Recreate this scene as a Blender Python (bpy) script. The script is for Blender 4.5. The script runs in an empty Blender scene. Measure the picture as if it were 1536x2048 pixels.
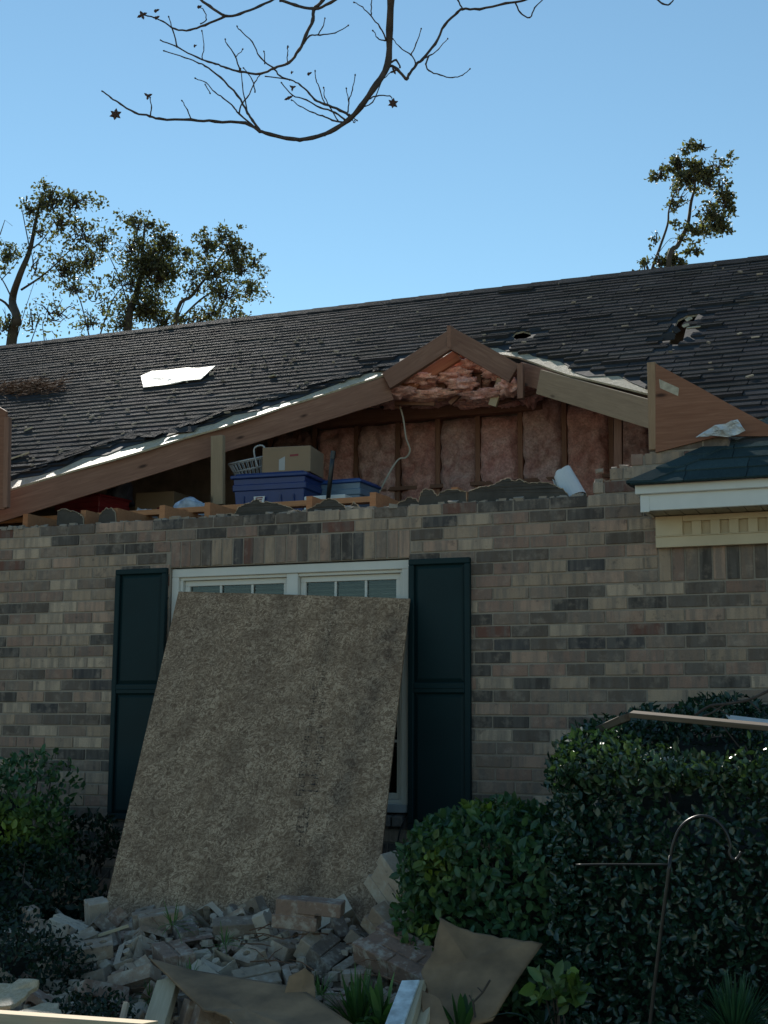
import bpy, math, random
import numpy as np
from mathutils import Vector, Matrix, noise
from mathutils.geometry import tessellate_polygon
sc = bpy.context.scene
col = sc.collection
RAD = math.radians
# ---------------------------------------------------------------- camera
FPX, YAW, PIT, ROL = 2750.0, RAD(22.3), RAD(8.7), RAD(0.36)
CAM = Vector((0.0, -7.0, 1.55))
fw = Vector((-math.sin(YAW)*math.cos(PIT), math.cos(YAW)*math.cos(PIT), math.sin(PIT)))
r0 = Vector((math.cos(YAW), math.sin(YAW), 0.0)); u0 = r0.cross(fw)
rt = r0*math.cos(ROL) + u0*math.sin(ROL); up = -r0*math.sin(ROL) + u0*math.cos(ROL)
cd = bpy.data.cameras.new("camera"); cam = bpy.data.objects.new("camera", cd); col.objects.link(cam)
cam.matrix_world = Matrix(((rt.x, up.x, -fw.x, CAM.x), (rt.y, up.y, -fw.y, CAM.y), (rt.z, up.z, -fw.z, CAM.z), (0, 0, 0, 1)))
cd.sensor_width = 36.0; cd.sensor_fit = 'AUTO'; cd.lens = 36.0*FPX/2048.0
cd.clip_start = 0.05; cd.clip_end = 500
sc.camera = cam
# ---------------------------------------------------------------- sky, sun, exposure
SUN_AZ, SUN_EL = RAD(-36.0), RAD(32.9)
w = bpy.data.worlds.new("World"); sc.world = w; w.use_nodes = True
nt = w.node_tree; nt.nodes.clear()
sky = nt.nodes.new('ShaderNodeTexSky'); sky.sky_type = 'NISHITA'; sky.sun_disc = False
sky.sun_elevation = SUN_EL; sky.sun_rotation = SUN_AZ
sky.air_density = 1.0; sky.dust_density = 0.0; sky.ozone_density = 5.0; sky.altitude = 0
bg = nt.nodes.new('ShaderNodeBackground'); bg.inputs[1].default_value = 0.085
wo = nt.nodes.new('ShaderNodeOutputWorld')
tint = nt.nodes.new('ShaderNodeMix'); tint.data_type = 'RGBA'; tint.blend_type = 'MULTIPLY'; tint.inputs[0].default_value = 1.0
tint.inputs[7].default_value = (1.02, 1.04, .83, 1)
nt.links.new(sky.outputs[0], tint.inputs[6]); nt.links.new(tint.outputs[2], bg.inputs[0]); nt.links.new(bg.outputs[0], wo.inputs[0])
sl = bpy.data.lights.new("sun", 'SUN'); sl.energy = 3.5; sl.angle = RAD(0.53); sl.color = (1.0, 0.94, 0.84)
so = bpy.data.objects.new("sun", sl); col.objects.link(so)
sd = Vector((math.sin(SUN_AZ)*math.cos(SUN_EL), math.cos(SUN_AZ)*math.cos(SUN_EL), math.sin(SUN_EL)))
so.rotation_euler = sd.to_track_quat('Z', 'Y').to_euler(); so.location = (-6, 8, 12)
sc.view_settings.view_transform = 'Standard'; sc.view_settings.look = 'None'
sc.view_settings.exposure = 0.93; sc.view_settings.gamma = 1.0
try: sc.view_settings.use_curve_mapping = False
except Exception: pass

# ---------------------------------------------------------------- measuring helpers
def ray(px, py): return fw + rt*((px-768)/FPX) + up*((1024-py)/FPX)
def on(px, py, n, c):
    n = Vector(n); d = ray(px, py); return CAM + d*((c - n.dot(CAM))/n.dot(d))
def Y(px, py, y=0.0): return on(px, py, (0, 1, 0), y)
def Zp(px, py, z): return on(px, py, (0, 0, 1), z)
def DP(px, py, d): return CAM + ray(px, py)*d
RM, RZ = 0.583, 2.93
RN = Vector((0, -RM, 1)).normalized()
def RP(px, py, off=0.0): return on(px, py, (0, -RM, 1), RZ) + RN*off
def rp(x, y, off=0.0): return Vector((x, y, RZ + RM*y)) + RN*off

# ---------------------------------------------------------------- mesh builder
class MB:
    def __init__(s): s.v = []; s.f = []; s.c = []; s.m = []
    def add(s, vs, fs, c=(1, 1, 1, 0), m=0):
        n = len(s.v); s.v += [tuple(v) for v in vs]; s.c += [c]*len(vs)
        s.f += [tuple(i+n for i in f) for f in fs]; s.m += [m]*len(fs)
    def box(s, a, b, c=(1, 1, 1, 0), m=0):
        x0, y0, z0 = a; x1, y1, z1 = b
        s.add([(x0,y0,z0),(x1,y0,z0),(x1,y1,z0),(x0,y1,z0),(x0,y0,z1),(x1,y0,z1),(x1,y1,z1),(x0,y1,z1)],
              [(0,3,2,1),(4,5,6,7),(0,1,5,4),(1,2,6,5),(2,3,7,6),(3,0,4,7)], c, m)
    def hexa(s, p, c=(1, 1, 1, 0), m=0):
        s.add(p, [(0,3,2,1),(4,5,6,7),(0,1,5,4),(1,2,6,5),(2,3,7,6),(3,0,4,7)], c, m)
    def prism(s, poly, t, c=(1, 1, 1, 0), m=0, ms=None, holes=()):
        """polygon (world points) extruded by vector t"""
        loops = [[Vector(p) for p in poly]] + [[Vector(p) for p in h] for h in holes]
        tri = tessellate_polygon(loops)
        flat = [p for l in loops for p in l]; n = len(flat); t = Vector(t)
        vs = flat + [p+t for p in flat]
        fs = [tuple(q) for q in tri] + [tuple(i+n for i in reversed(q)) for q in tri]
        s.add(vs, fs, c, m)
        k = 0
        for l in loops:
            L = len(l)
            s.add([flat[k+i] for i in range(L)] + [flat[k+i]+t for i in range(L)],
                  [(i, (i+1) % L, L+(i+1) % L, L+i) for i in range(L)], c, m if ms is None else ms)
            k += L
    def tube(s, pts, rad, seg=8, c=(1, 1, 1, 0), cap=True, m=0):
        pts = [Vector(p) for p in pts]
        if not isinstance(rad, (list, tuple)): rad = [rad]*len(pts)
        vs = []; prev = None
        for i, p in enumerate(pts):
            d = (pts[min(i+1, len(pts)-1)] - pts[max(i-1, 0)])
            if d.length < 1e-9: d = Vector((0, 0, 1))
            d.normalize()
            if prev is None:
                a = d.cross(Vector((0, 0, 1)) if abs(d.z) < .9 else Vector((1, 0, 0))).normalized()
            else:
                a = (prev - d*prev.dot(d))
                a = a.normalized() if a.length > 1e-6 else d.orthogonal().normalized()
            prev = a; b = d.cross(a)
            for j in range(seg):
                t = 2*math.pi*j/seg; vs.append(p + (a*math.cos(t) + b*math.sin(t))*rad[i])
        fs = [(i*seg+j, i*seg+(j+1) % seg, (i+1)*seg+(j+1) % seg, (i+1)*seg+j) for i in range(len(pts)-1) for j in range(seg)]
        if cap: fs += [tuple(reversed(range(seg))), tuple(range((len(pts)-1)*seg, len(pts)*seg))]
        s.add(vs, fs, c, m)
    def beam(s, p, q, w, h, side=None, c=(1, 1, 1, 0), m=0, top=True):
        """board from p to q; top edge on the line when top, thickness w sideways, height h downwards"""
        p, q = Vector(p), Vector(q); d = (q-p).normalized()
        a = Vector(side).normalized() if side else d.cross(Vector((0, 0, 1))).normalized()
        b = a.cross(d).normalized()
        if b.z < 0: b = -b
        t0 = b*0 if top else b*(h/2); b0 = -b*h if top else -b*(h/2); a = a*(w/2)
        s.hexa([p-a+b0, p+a+b0, q+a+b0, q-a+b0, p-a+t0, p+a+t0, q+a+t0, q-a+t0], c, m)

def wm(o):
    m = o.matrix_basis.copy()
    return (wm(o.parent) @ o.matrix_parent_inverse @ m) if o.parent else m
def setp(o, p):
    if p is not None:
        o.parent = p; o.matrix_parent_inverse = wm(p).inverted()
    return o
def obj(name, mb, mats, parent=None, smooth=False, bevel=0.0, origin=None, rot=None):
    me = bpy.data.meshes.new(name)
    V = np.array(mb.v, dtype=np.float64).reshape(-1, 3)
    if origin is None:
        lo, hi = V.min(0), V.max(0); o0 = Vector(((lo[0]+hi[0])/2, (lo[1]+hi[1])/2, lo[2]))
    else: o0 = Vector(origin)
    M = Matrix.Translation(o0)
    if rot is not None: M = M @ rot.to_4x4()
    Mi = np.array(M.inverted()); V = V @ Mi[:3, :3].T + Mi[:3, 3]
    me.from_pydata(V.tolist(), [], mb.f)
    if not isinstance(mats, (list, tuple)): mats = [mats]
    for m in mats: me.materials.append(m)
    if len(mats) > 1: me.polygons.foreach_set('material_index', mb.m)
    at = me.attributes.new('col', 'FLOAT_COLOR', 'POINT')
    at.data.foreach_set('color', np.array(mb.c, dtype=np.float32).ravel())
    if smooth: me.polygons.foreach_set('use_smooth', [True]*len(me.polygons))
    me.validate(); me.update()
    o = bpy.data.objects.new(name, me); col.objects.link(o); o.matrix_basis = M
    if bevel:
        b = o.modifiers.new('bevel', 'BEVEL'); b.width = bevel; b.segments = 1; b.limit_method = 'ANGLE'; b.angle_limit = RAD(50)
    return setp(o, parent)
def tag(o, label=None, cat=None, group=None, kind=None):
    if label: o['label'] = label
    if cat: o['category'] = cat
    if group: o['group'] = group
    if kind: o['kind'] = kind
    return o
def empty(name, loc, label, cat, group=None):
    o = bpy.data.objects.new(name, None); col.objects.link(o); o.location = loc; o.empty_display_size = .1
    o.matrix_basis = Matrix.Translation(Vector(loc))
    return tag(o, label, cat, group)
def board(name, p, q, w, h, mat, parent=None, side=None, top=True, bevel=.002):
    """a timber: its own local X runs along the grain"""
    mb = MB(); p, q = Vector(p), Vector(q); mb.beam(p, q, w, h, side, top=top)
    d = (q-p).normalized(); a = Vector(side).normalized() if side else d.cross(Vector((0, 0, 1)))
    if a.length < 1e-5: a = Vector((1, 0, 0))
    a.normalize(); b = d.cross(a).normalized()
    rot = Matrix((d, a, b)).transposed()
    return obj(name, mb, mat, parent, bevel=bevel, origin=p, rot=rot)
def rnd(a, b): return random.uniform(a, b)

# ---------------------------------------------------------------- materials
MATS = {}
class NB:
    def __init__(s, name):
        s.mat = bpy.data.materials.new(name); s.mat.use_nodes = True; s.t = s.mat.node_tree
        s.b = s.t.nodes['Principled BSDF']; s.out = s.t.nodes['Material Output']; MATS[name] = s.mat
    def n(s, typ, ins=None, **kw):
        x = s.t.nodes.new('ShaderNode'+typ)
        for k, v in kw.items(): setattr(x, k, v)
        if ins:
            for k, v in ins.items():
                if hasattr(v, 'is_output') or isinstance(v, bpy.types.NodeSocket): s.t.links.new(v, x.inputs[k])
                else: x.inputs[k].default_value = v
        return x
    def set(s, **kw):
        for k, v in kw.items():
            k = {'col': 'Base Color', 'rough': 'Roughness', 'spec': 'Specular IOR Level', 'metal': 'Metallic', 'nrm': 'Normal', 'alpha': 'Alpha', 'trans': 'Transmission Weight', 'sheen': 'Sheen Weight'}[k]
            if isinstance(v, bpy.types.NodeSocket): s.t.links.new(v, s.b.inputs[k])
            else: s.b.inputs[k].default_value = (v if not (k == 'Base Color' and len(v) == 3) else (*v, 1))
        return s
    def obj(s, scale=(1, 1, 1), extra=None):
        tc = s.n('TexCoord'); mp = s.n('Mapping', {'Vector': tc.outputs['Object'], 'Scale': scale})
        return mp.outputs[0]
    def noise(s, vec, scale, detail=3.0, rough=.55, dist=0.0):
        return s.n('TexNoise', {'Vector': vec, 'Scale': scale, 'Detail': detail, 'Roughness': rough, 'Distortion': dist}).outputs[0]
    def ramp(s, fac, stops, interp='LINEAR'):
        r = s.n('ValToRGB', {'Fac': fac}); cr = r.color_ramp; cr.interpolation = interp
        while len(cr.elements) < len(stops): cr.elements.new(0.5)
        for e, (p, c) in zip(cr.elements, stops):
            e.position = p; e.color = (*c, 1) if len(c) == 3 else c
        return r.outputs[0]
    def mix(s, fac, a, b, mode='MIX'):
        x = s.n('Mix', data_type='RGBA', blend_type=mode); x.inputs[0].default_value = .5
        for k, v in ((0, fac), (6, a), (7, b)):
            if isinstance(v, bpy.types.NodeSocket): s.t.links.new(v, x.inputs[k])
            else: x.inputs[k].default_value = v if k == 0 else ((*v, 1) if len(v) == 3 else v)
        return x.outputs[2]
    def math(s, op, a, b=0.0, c=None):
        ins = {0: a, 1: b}
        if c is not None: ins[2] = c
        return s.n('Math', ins, operation=op).outputs[0]
    def bump(s, h, dist=.01, strength=.6):
        s.set(nrm=s.n('Bump', {'Height': h, 'Distance': dist, 'Strength': strength}).outputs[0]); return s
    def attr(s): return s.n('Attribute', attribute_name='col')

def plain(name, c, rough=.6, metal=0.0, spec=.5, var=.15, scale=8.0, bump=0.0):
    b = NB(name); v = b.obj(); nn = b.noise(v, scale, 4)
    d = tuple(x*(1-var) for x in c); l = tuple(min(1, x*(1+var)) for x in c)
    b.set(col=b.ramp(nn, [(.3, d), (.7, l)]), rough=rough, metal=metal, spec=spec)
    if bump: b.bump(b.noise(v, scale*6, 3), bump)
    return b.mat
def wood(name, dark, light, rough=.75, knots=True, spec=.3):
    b = NB(name); v = b.obj((1, 1, 1)); oi = b.n('ObjectInfo').outputs['Random']
    off = b.n('CombineXYZ', {0: b.math('MULTIPLY', oi, 37.0), 1: b.math('MULTIPLY', oi, 11.0), 2: 0.0}).outputs[0]
    v = b.n('VectorMath', {0: v, 1: off}, operation='ADD').outputs[0]
    m1 = b.n('Mapping', {'Vector': v, 'Scale': (2.0, 30, 30)}).outputs[0]
    g = b.noise(m1, 2.2, 5, .6, 1.2)
    big = b.noise(v, 2.5, 2)
    c = b.ramp(g, [(.25, dark), (.55, tuple((x+y)/2 for x, y in zip(dark, light))), (.75, light)])
    c = b.mix(b.ramp(big, [(.3, (0, 0, 0)), (.7, (1, 1, 1))]), b.mix(.35, c, dark), c)
    if knots:
        m2 = b.n('Mapping', {'Vector': v, 'Scale': (3.0, 9, 9)}).outputs[0]
        vo = b.n('TexVoronoi', {'Vector': m2, 'Scale': 1.0}).outputs['Distance']
        k = b.ramp(vo, [(.05, (1, 1, 1)), (.13, (0, 0, 0))])
        c = b.mix(k, c, tuple(x*.3 for x in dark))
    c = b.mix(1.0, c, b.ramp(oi, [(0, (.8, .8, .8)), (1, (1.12, 1.08, 1.04))]), 'MULTIPLY')
    b.set(col=c, rough=rough, spec=spec); b.bump(g, .002, .5)
    return b.mat

def leafmat(name, c1, c2, rough=.4, trans=.3, spec=.5):
    b = NB(name); a = b.attr(); v = b.obj()
    c = b.mix(a.outputs['Alpha'], c1, c2)
    c = b.mix(1.0, c, a.outputs['Color'], 'MULTIPLY')
    b.set(col=c, rough=rough, spec=spec)
    t = b.n('BsdfTranslucent', {'Color': b.mix(1.0, c, (1.9, 2.0, .9), 'MULTIPLY')})
    ms = b.n('MixShader', {0: trans, 1: b.b.outputs[0], 2: t.outputs[0]})
    b.t.links.new(ms.outputs[0], b.out.inputs[0])
    return b.mat

# brick
def brickmat():
    b = NB('brick'); a = b.attr(); v = b.obj()
    off = b.math('MULTIPLY', a.outputs['Alpha'], 60.0)
    vo = b.n('VectorMath', {0: v, 1: b.n('CombineXYZ', {0: 0.0, 1: off, 2: off}).outputs[0]}, operation='ADD').outputs[0]
    st = b.n('Mapping', {'Vector': vo, 'Scale': (1, 1, .12)}).outputs[0]
    band = b.noise(st, 26, 3, .6)
    blot = b.noise(vo, 14, 5, .65)
    fine = b.noise(v, 220, 3, .7)
    c = b.mix(b.ramp(band, [(.42, (0, 0, 0)), (.62, (.62, .62, .62))]), a.outputs['Color'], (.17, .145, .125))
    c = b.mix(b.ramp(blot, [(.52, (0, 0, 0)), (.75, (.5, .5, .5))]), c, (.46, .36, .28))
    c = b.mix(b.ramp(blot, [(.27, (.75, .75, .75)), (.4, (0, 0, 0))]), c, (.07, .06, .055))
    c = b.mix(b.ramp(fine, [(.3, (.25, .25, .25)), (.6, (0, 0, 0))]), c, (.07, .062, .058))
    b.set(col=c, rough=.88, spec=.25)
    b.bump(b.math('ADD', fine, b.math('MULTIPLY', blot, 2.0)), .002, .7)
    return b.mat
M_brick = brickmat()
def mortarmat():
    b = NB('mortar'); v = b.obj(); n1 = b.noise(v, 9, 4); n2 = b.noise(v, 160, 3)
    c = b.mix(b.ramp(n2, [(.3, (0, 0, 0)), (.7, (1, 1, 1))]), b.ramp(n1, [(.3, (.22, .18, .145)), (.7, (.30, .25, .205))]), (.32, .27, .22))
    b.set(col=c, rough=.95, spec=.15); b.bump(n2, .002); return b.mat
M_mortar = mortarmat()
# loose rubble brick, one random tint per piece
def rubblemat():
    b = NB('rubble_brick'); v = b.obj(); oi = b.n('ObjectInfo').outputs['Random']
    base = b.ramp(oi, [(0, (.13, .10, .085)), (.2, (.36, .28, .205)), (.4, (.22, .135, .10)), (.6, (.44, .36, .28)), (.8, (.30, .21, .15)), (1, (.50, .43, .34))])
    n1 = b.noise(v, 18, 5, .65); n2 = b.noise(v, 140, 3)
    c = b.mix(b.ramp(n1, [(.5, (0, 0, 0)), (.64, (.6, .6, .6))]), base, (.48, .43, .36))
    c = b.mix(b.ramp(n1, [(.3, (.6, .6, .6)), (.42, (0, 0, 0))]), c, (.07, .062, .058))
    b.set(col=c, rough=.9, spec=.2); b.bump(b.math('ADD', n2, b.math('MULTIPLY', n1, 2.0)), .003, .7); return b.mat
M_rub = rubblemat()
# shingles
def shinglemat(name, tint, rough=.8, spec=.35):
    b = NB(name); a = b.attr(); v = b.obj()
    g = b.noise(v, 340, 2, .8); g2 = b.noise(v, 3, 4)
    c = b.mix(b.ramp(g, [(.35, (0, 0, 0)), (.65, (1, 1, 1))]), tuple(x*.45 for x in tint), tuple(x*1.6 for x in tint))
    c = b.mix(1.0, c, a.outputs['Color'], 'MULTIPLY')
    c = b.mix(1.0, c, b.ramp(g2, [(.3, (.8, .8, .8)), (.7, (1.2, 1.18, 1.15))]), 'MULTIPLY')
    g3 = b.noise(v, 700, 1, .9); b.set(col=c, rough=rough, spec=b.ramp(g3, [(.60, (0, 0, 0)), (.72, (spec, spec, spec))])); b.bump(g, .0015, .7); return b.mat
M_shin = shinglemat('shingle', (.044, .044, .046), .7, .10)
M_shin2 = shinglemat('porch_shingle', (.035, .058, .064), .8, .3)
M_felt = plain('roofing_felt', (.012, .013, .015), .8, var=.5, scale=5, bump=.003)
def osbmat(name, dark, mid, light, rough=.7):
    b = NB(name); v = b.obj()
    w1 = b.noise(v, 6, 3)
    vv = b.n('VectorMath', {0: v, 1: b.n('Vector' 'Math', {0: b.n('TexNoise', {'Vector': v, 'Scale': 22.0}).outputs['Color'], 3: .07}, operation='SCALE').outputs[0]}, operation='ADD').outputs[0]
    a1 = b.n('TexVoronoi', {'Vector': b.n('Mapping', {'Vector': vv, 'Scale': (60, 190, 60)}).outputs[0], 'Scale': 1.0}).outputs['Color']
    a2 = b.n('TexVoronoi', {'Vector': b.n('Mapping', {'Vector': vv, 'Scale': (190, 62, 60), 'Rotation': (0, 0, .5)}).outputs[0], 'Scale': 1.0}).outputs['Color']
    s1 = b.n('SeparateColor', {0: a1}).outputs[0]; s2 = b.n('SeparateColor', {0: a2}).outputs[1]
    f = b.math('MULTIPLY_ADD', s1, .5, b.math('MULTIPLY', s2, .5))
    c = b.ramp(f, [(.15, dark), (.45, mid), (.8, light)])
    c = b.mix(b.ramp(w1, [(.35, (.5, .5, .5)), (.6, (0, 0, 0))]), c, dark)
    if name == 'strand_board':
        sx = b.n('SeparateXYZ', {0: v}); wob = b.math('MULTIPLY', b.noise(v, 3.0, 3), .12)
        bx = b.math('ABSOLUTE', b.math('SUBTRACT', b.math('ADD', sx.outputs[0], wob), 1.0))
        band = b.math('MULTIPLY', b.ramp(bx, [(.02, (1, 1, 1)), (.09, (0, 0, 0))]), b.ramp(b.noise(v, 5, 4, .7), [(.4, (0, 0, 0)), (.6, (.75, .75, .75))]))
        c = b.mix(band, c, b.mix(1.0, c, (.42, .42, .44), 'MULTIPLY'))
        st = b.noise(b.n('Mapping', {'Vector': v, 'Scale': (2.4, .35, 1)}).outputs[0], 2.0, 4, .6)
        c = b.mix(1.0, c, b.ramp(st, [(.3, (.78, .76, .74)), (.7, (1.08, 1.05, 1.0))]), 'MULTIPLY')
    b.set(col=c, rough=rough, spec=.3); b.bump(f, .002, .5); return b.mat
M_osb = osbmat('strand_board', (.15, .09, .052), (.27, .175, .108), (.52, .37, .245))
M_osbs = osbmat('roof_sheathing', (.34, .27, .17), (.44, .36, .24), (.54, .45, .32), .55)
M_wood = wood('old_timber', (.185, .09, .06), (.32, .18, .125))
M_pine = wood('bounce_lit_pine', (.34, .15, .07), (.50, .25, .125))  # orange glow of bounced sun put into the joist and plate colour
M_pale = wood('pale_plank', (.42, .34, .22), (.60, .50, .35))
M_grey = wood('weathered_lath', (.25, .23, .19), (.42, .39, .32))
M_ply = wood('plywood', (.20, .085, .048), (.33, .16, .10))
M_white = plain('white_trim', (.62, .60, .55), .5, var=.06, scale=5)
M_cream = plain('cream_trim', (.56, .45, .30), .55, var=.08, scale=6)
M_fascia = plain('fascia_paint', (.66, .66, .63), .5, var=.05)
M_shut = plain('shutter_paint', (.004, .021, .024), .6, spec=.25, var=.15, scale=3)
M_blue = plain('blue_plastic', (.012, .030, .13), .4, var=.1)
M_blue2 = plain('light_blue_plastic', (.02, .06, .20), .4, var=.1)
M_clear = plain('cloudy_plastic', (.10, .16, .23), .3, var=.2)
M_red = plain('red_plastic', (.20, .012, .016), .5, var=.2)
M_wplas = plain('white_plastic', (.62, .62, .60), .45, var=.08)
M_black = plain('black_plastic', (.012, .014, .016), .4, var=.2)
M_dark = plain('dark_interior', (.26, .19, .15), .9, var=.3)
M_dwhite = plain('dull_white_plastic', (.34, .34, .33), .5, var=.1)  # white plastic in an evenly lowered tone, for basket and carton label
M_card = plain('cardboard', (.22, .135, .072), .85, var=.4, scale=7, bump=.002)
M_box = plain('box_cardboard', (.24, .165, .10), .8, var=.1, scale=3)
M_metal = plain('painted_iron', (.03, .03, .03), .35, metal=.6, var=.3, scale=20)
M_bark = plain('bark', (.055, .04, .032), .85, var=.4, scale=30, bump=.002)
M_bark2 = plain('far_bark', (.05, .04, .03), .9, var=.3)
M_pod = plain('seed_pod', (.07, .035, .025), .8, var=.3)
M_tyv = plain('plastic_film', (.55, .57, .58), .25, var=.15, scale=10)
M_cloth = plain('striped_bag', (.35, .42, .52), .6, var=.4, scale=14)
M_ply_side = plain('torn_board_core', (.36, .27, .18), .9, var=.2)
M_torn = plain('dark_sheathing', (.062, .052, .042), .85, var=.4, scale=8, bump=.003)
M_wire = plain('cable_sheath', (.5, .47, .4), .5)
M_straw = plain('dry_straw', (.15, .085, .055), .9, spec=.05, var=.4)
def insmat():
    b = NB('insulation'); v = b.obj(); n1 = b.noise(v, 7, 5, .65, 1.0); n2 = b.noise(v, 60, 4, .7); a = b.attr()
    c = b.ramp(n1, [(.2, (.25, .11, .09)), (.4, (.56, .30, .26)), (.6, (.74, .48, .42)), (.8, (.82, .64, .56))])
    c = b.mix(b.ramp(n2, [(.35, (.5, .5, .5)), (.6, (0, 0, 0))]), c, (.16, .07, .06))
    c = b.mix(1.0, c, a.outputs['Color'], 'MULTIPLY')
    b.set(col=c, rough=.95, spec=.1, sheen=.2); b.bump(b.math('ADD', n1, b.math('MULTIPLY', n2, .5)), .02, .8); return b.mat
M_ins = insmat()
def groundmat():
    b = NB('soil_and_bounce'); v = b.obj(); n1 = b.noise(v, 1.5, 5); n2 = b.noise(v, 40, 4)
    sy = b.n('SeparateXYZ', {0: v}).outputs[1]
    c = b.mix(b.ramp(n2, [(.4, (0, 0, 0)), (.6, (1, 1, 1))]), b.ramp(n1, [(.4, (.05, .04, .03)), (.6, (.04, .06, .02))]), (.09, .07, .05))
    c = b.mix(b.math('LESS_THAN', sy, -8.0), c, b.ramp(n1, [(.3, (.34, .27, .18)), (.7, (.40, .32, .22))]))  # pale ground out of view, added to bounce warm sunlight onto the facade
    b.set(col=c, rough=.95, spec=.1); b.bump(n2, .02); return b.mat
M_ground = groundmat()
def glassmat():
    b = NB('window_glass'); b.set(col=(.9, .95, .95), rough=.02)
    g = b.n('BsdfGlossy', {'Roughness': .02, 'Color': (1, 1, 1, 1)}); t = b.n('BsdfTransparent', {'Color': (.8, .85, .85, 1)})
    fr = b.n('Fresnel', {'IOR': 1.5}).outputs[0]
    ms = b.n('MixShader', {0: b.math('MULTIPLY', fr, .8), 1: t.outputs[0], 2: g.outputs[0]})
    b.t.links.new(ms.outputs[0], b.out.inputs[0]); return b.mat
M_glass = glassmat()
M_leafH = leafmat('hedge_leaf', (.013, .040, .027), (.06, .10, .035), .27, .15, .55)
M_leafS = leafmat('shrub_leaf', (.026, .080, .045), (.17, .22, .02), .42, .2, .35)
M_leafD = leafmat('dark_shrub_leaf', (.010, .026, .016), (.02, .045, .02), .45, .15, .3)
M_leafT = leafmat('tree_leaf', (.045, .045, .03), (.09, .095, .045), .5, .35, .3)
M_grass = leafmat('grass_blade', (.03, .08, .02), (.10, .18, .06), .5, .3, .3)
# ================================================================ GROUND
random.seed(5)
def gz(x, y):
    """lawn in front, raised planting bed against the wall"""
    t = min(1, max(0, (y+4.6)/2.0)); t = t*t*(3-2*t)
    z = .36*t
    m = math.exp(-(((x+3.0)/1.25)**4)) * math.exp(-(((y+1.15)/.85)**2))
    return z + .20*m + .03*noise.noise(Vector((x*1.7, y*1.7, 0)))
mb = MB()
xs = [-200, -60, -25, -12] + [-8+i*.2 for i in range(60)] + [5, 12, 30, 80, 200]
ys = [-200, -60, -20, -10] + [-7+i*.2 for i in range(40)] + [2, 8, 20, 60, 250]
mb.add([(x, y, gz(x, y)) for y in ys for x in xs],
       [(j*len(xs)+i, j*len(xs)+i+1, (j+1)*len(xs)+i+1, (j+1)*len(xs)+i) for j in range(len(ys)-1) for i in range(len(xs)-1)])
ground = tag(obj('ground', mb, M_ground, smooth=True, origin=(0, 0, 0)), kind='structure')

# ================================================================ HOUSE
house = empty('brick_house', (-3.4, 0, .3), 'brick house with its front gable torn open and storm damaged shingle roof', 'house')
PITCH, ROW = .2032, .0677
Z0 = 2.672
WX0, WX1 = -9.0, 2.4
WIN = (-4.235, -2.722, 1.07, 2.441)
SOLD = (-4.235, -2.715, 2.445, Z0-ROW)
SOLD2 = (-1.353, 0.35, Z0-6*ROW, Z0-3*ROW)
PAL = [((.40, .285, .20), 22), ((.42, .275, .20), 12), ((.49, .365, .265), 9), ((.26, .185, .14), 19), ((.29, .18, .135), 15),
       ((.075, .062, .054), 11), ((.13, .098, .078), 17), ((.16, .075, .055), 3), ((.062, .056, .056), 5)]
PC = [c for c, n_ in PAL for _ in range(n_)]
bw = MB()
def brick(x0, x1, z0, z1, c=None, tilt=0.0):
    if x1-x0 < .02 or z1-z0 < .015: return
    c = c or random.choice(PC); k = rnd(.88, 1.12); y = rnd(-.0025, .0025)
    dz = rnd(-.0012, .0012)
    a, b = rnd(-.001, .001), rnd(-.001, .001)
    p = [(x0, y, z0+dz+a), (x1, y+rnd(-.001, .001), z0+dz+b), (x1, .09, z0+dz+b), (x0, .09, z0+dz+a),
         (x0, y, z1+dz+a), (x1, y, z1+dz+b), (x1, .09, z1+dz+b), (x0, .09, z1+dz+a)]
    bw.hexa(p, (c[0]*k, c[1]*k, c[2]*k, random.random()), 0)
def cut(x0, x1, rects):
    segs = [(x0, x1)]
    for (a, b) in rects:
        s2 = []
        for (p, q) in segs:
            if b <= p or a >= q: s2.append((p, q)); continue
            if p < a: s2.append((p, a)); 
            if q > b: s2.append((b, q))
        segs = s2
    return segs
J = .0095
for r in range(-5, 36):
    z = Z0 + ROW - (r+1)*ROW      # bottom of the row; r=0 is the top complete row
    z0, z1 = z + J/2, z + ROW - J/2
    xs_, xe = WX0, WX1
    if r < -2: xe = -0.98
    if r < 0: xs_ = {-1: -1.69, -2: -1.60, -3: -1.487, -4: -1.392, -5: -1.20}[r]
    off = (0 if r % 2 else PITCH/2) + rnd(-.01, .01)
    ex = []
    for (a, b, c_, d_) in (WIN, SOLD, SOLD2):
        if z+ROW/2 > c_ and z+ROW/2 < d_: ex.append((a-J/2, b+J/2))
    x = xs_ - (xs_ % PITCH) + off - PITCH
    while x < xe:
        a, b = max(x+J/2, xs_+J/2), min(x+PITCH-J/2, xe)
        if b > a:
            for (p, q) in cut(a, b, ex): brick(p, q, z0, z1)
        x += PITCH + rnd(-.0015, .0015)
for (a, b, c_, d_) in (SOLD, SOLD2):
    n_ = round((b-a)/ROW); s_ = (b-a)/n_
    for i in range(n_):
        brick(a+i*s_+J/2, a+(i+1)*s_-J/2, c_+J/2, d_-J/2)
# sill of the window: rowlock bricks
for i in range(22):
    a = WIN[0]+.01 + i*.0677
    bw.hexa([(a, -.03, 1.0), (a+.058, -.03, 1.0), (a+.058, .05, 1.0), (a, .05, 1.0), (a, -.03, 1.052), (a+.058, -.03, 1.052), (a+.058, .05, 1.066), (a, .05, 1.066)], (.16, .15, .14, random.random()), 0)
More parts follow.
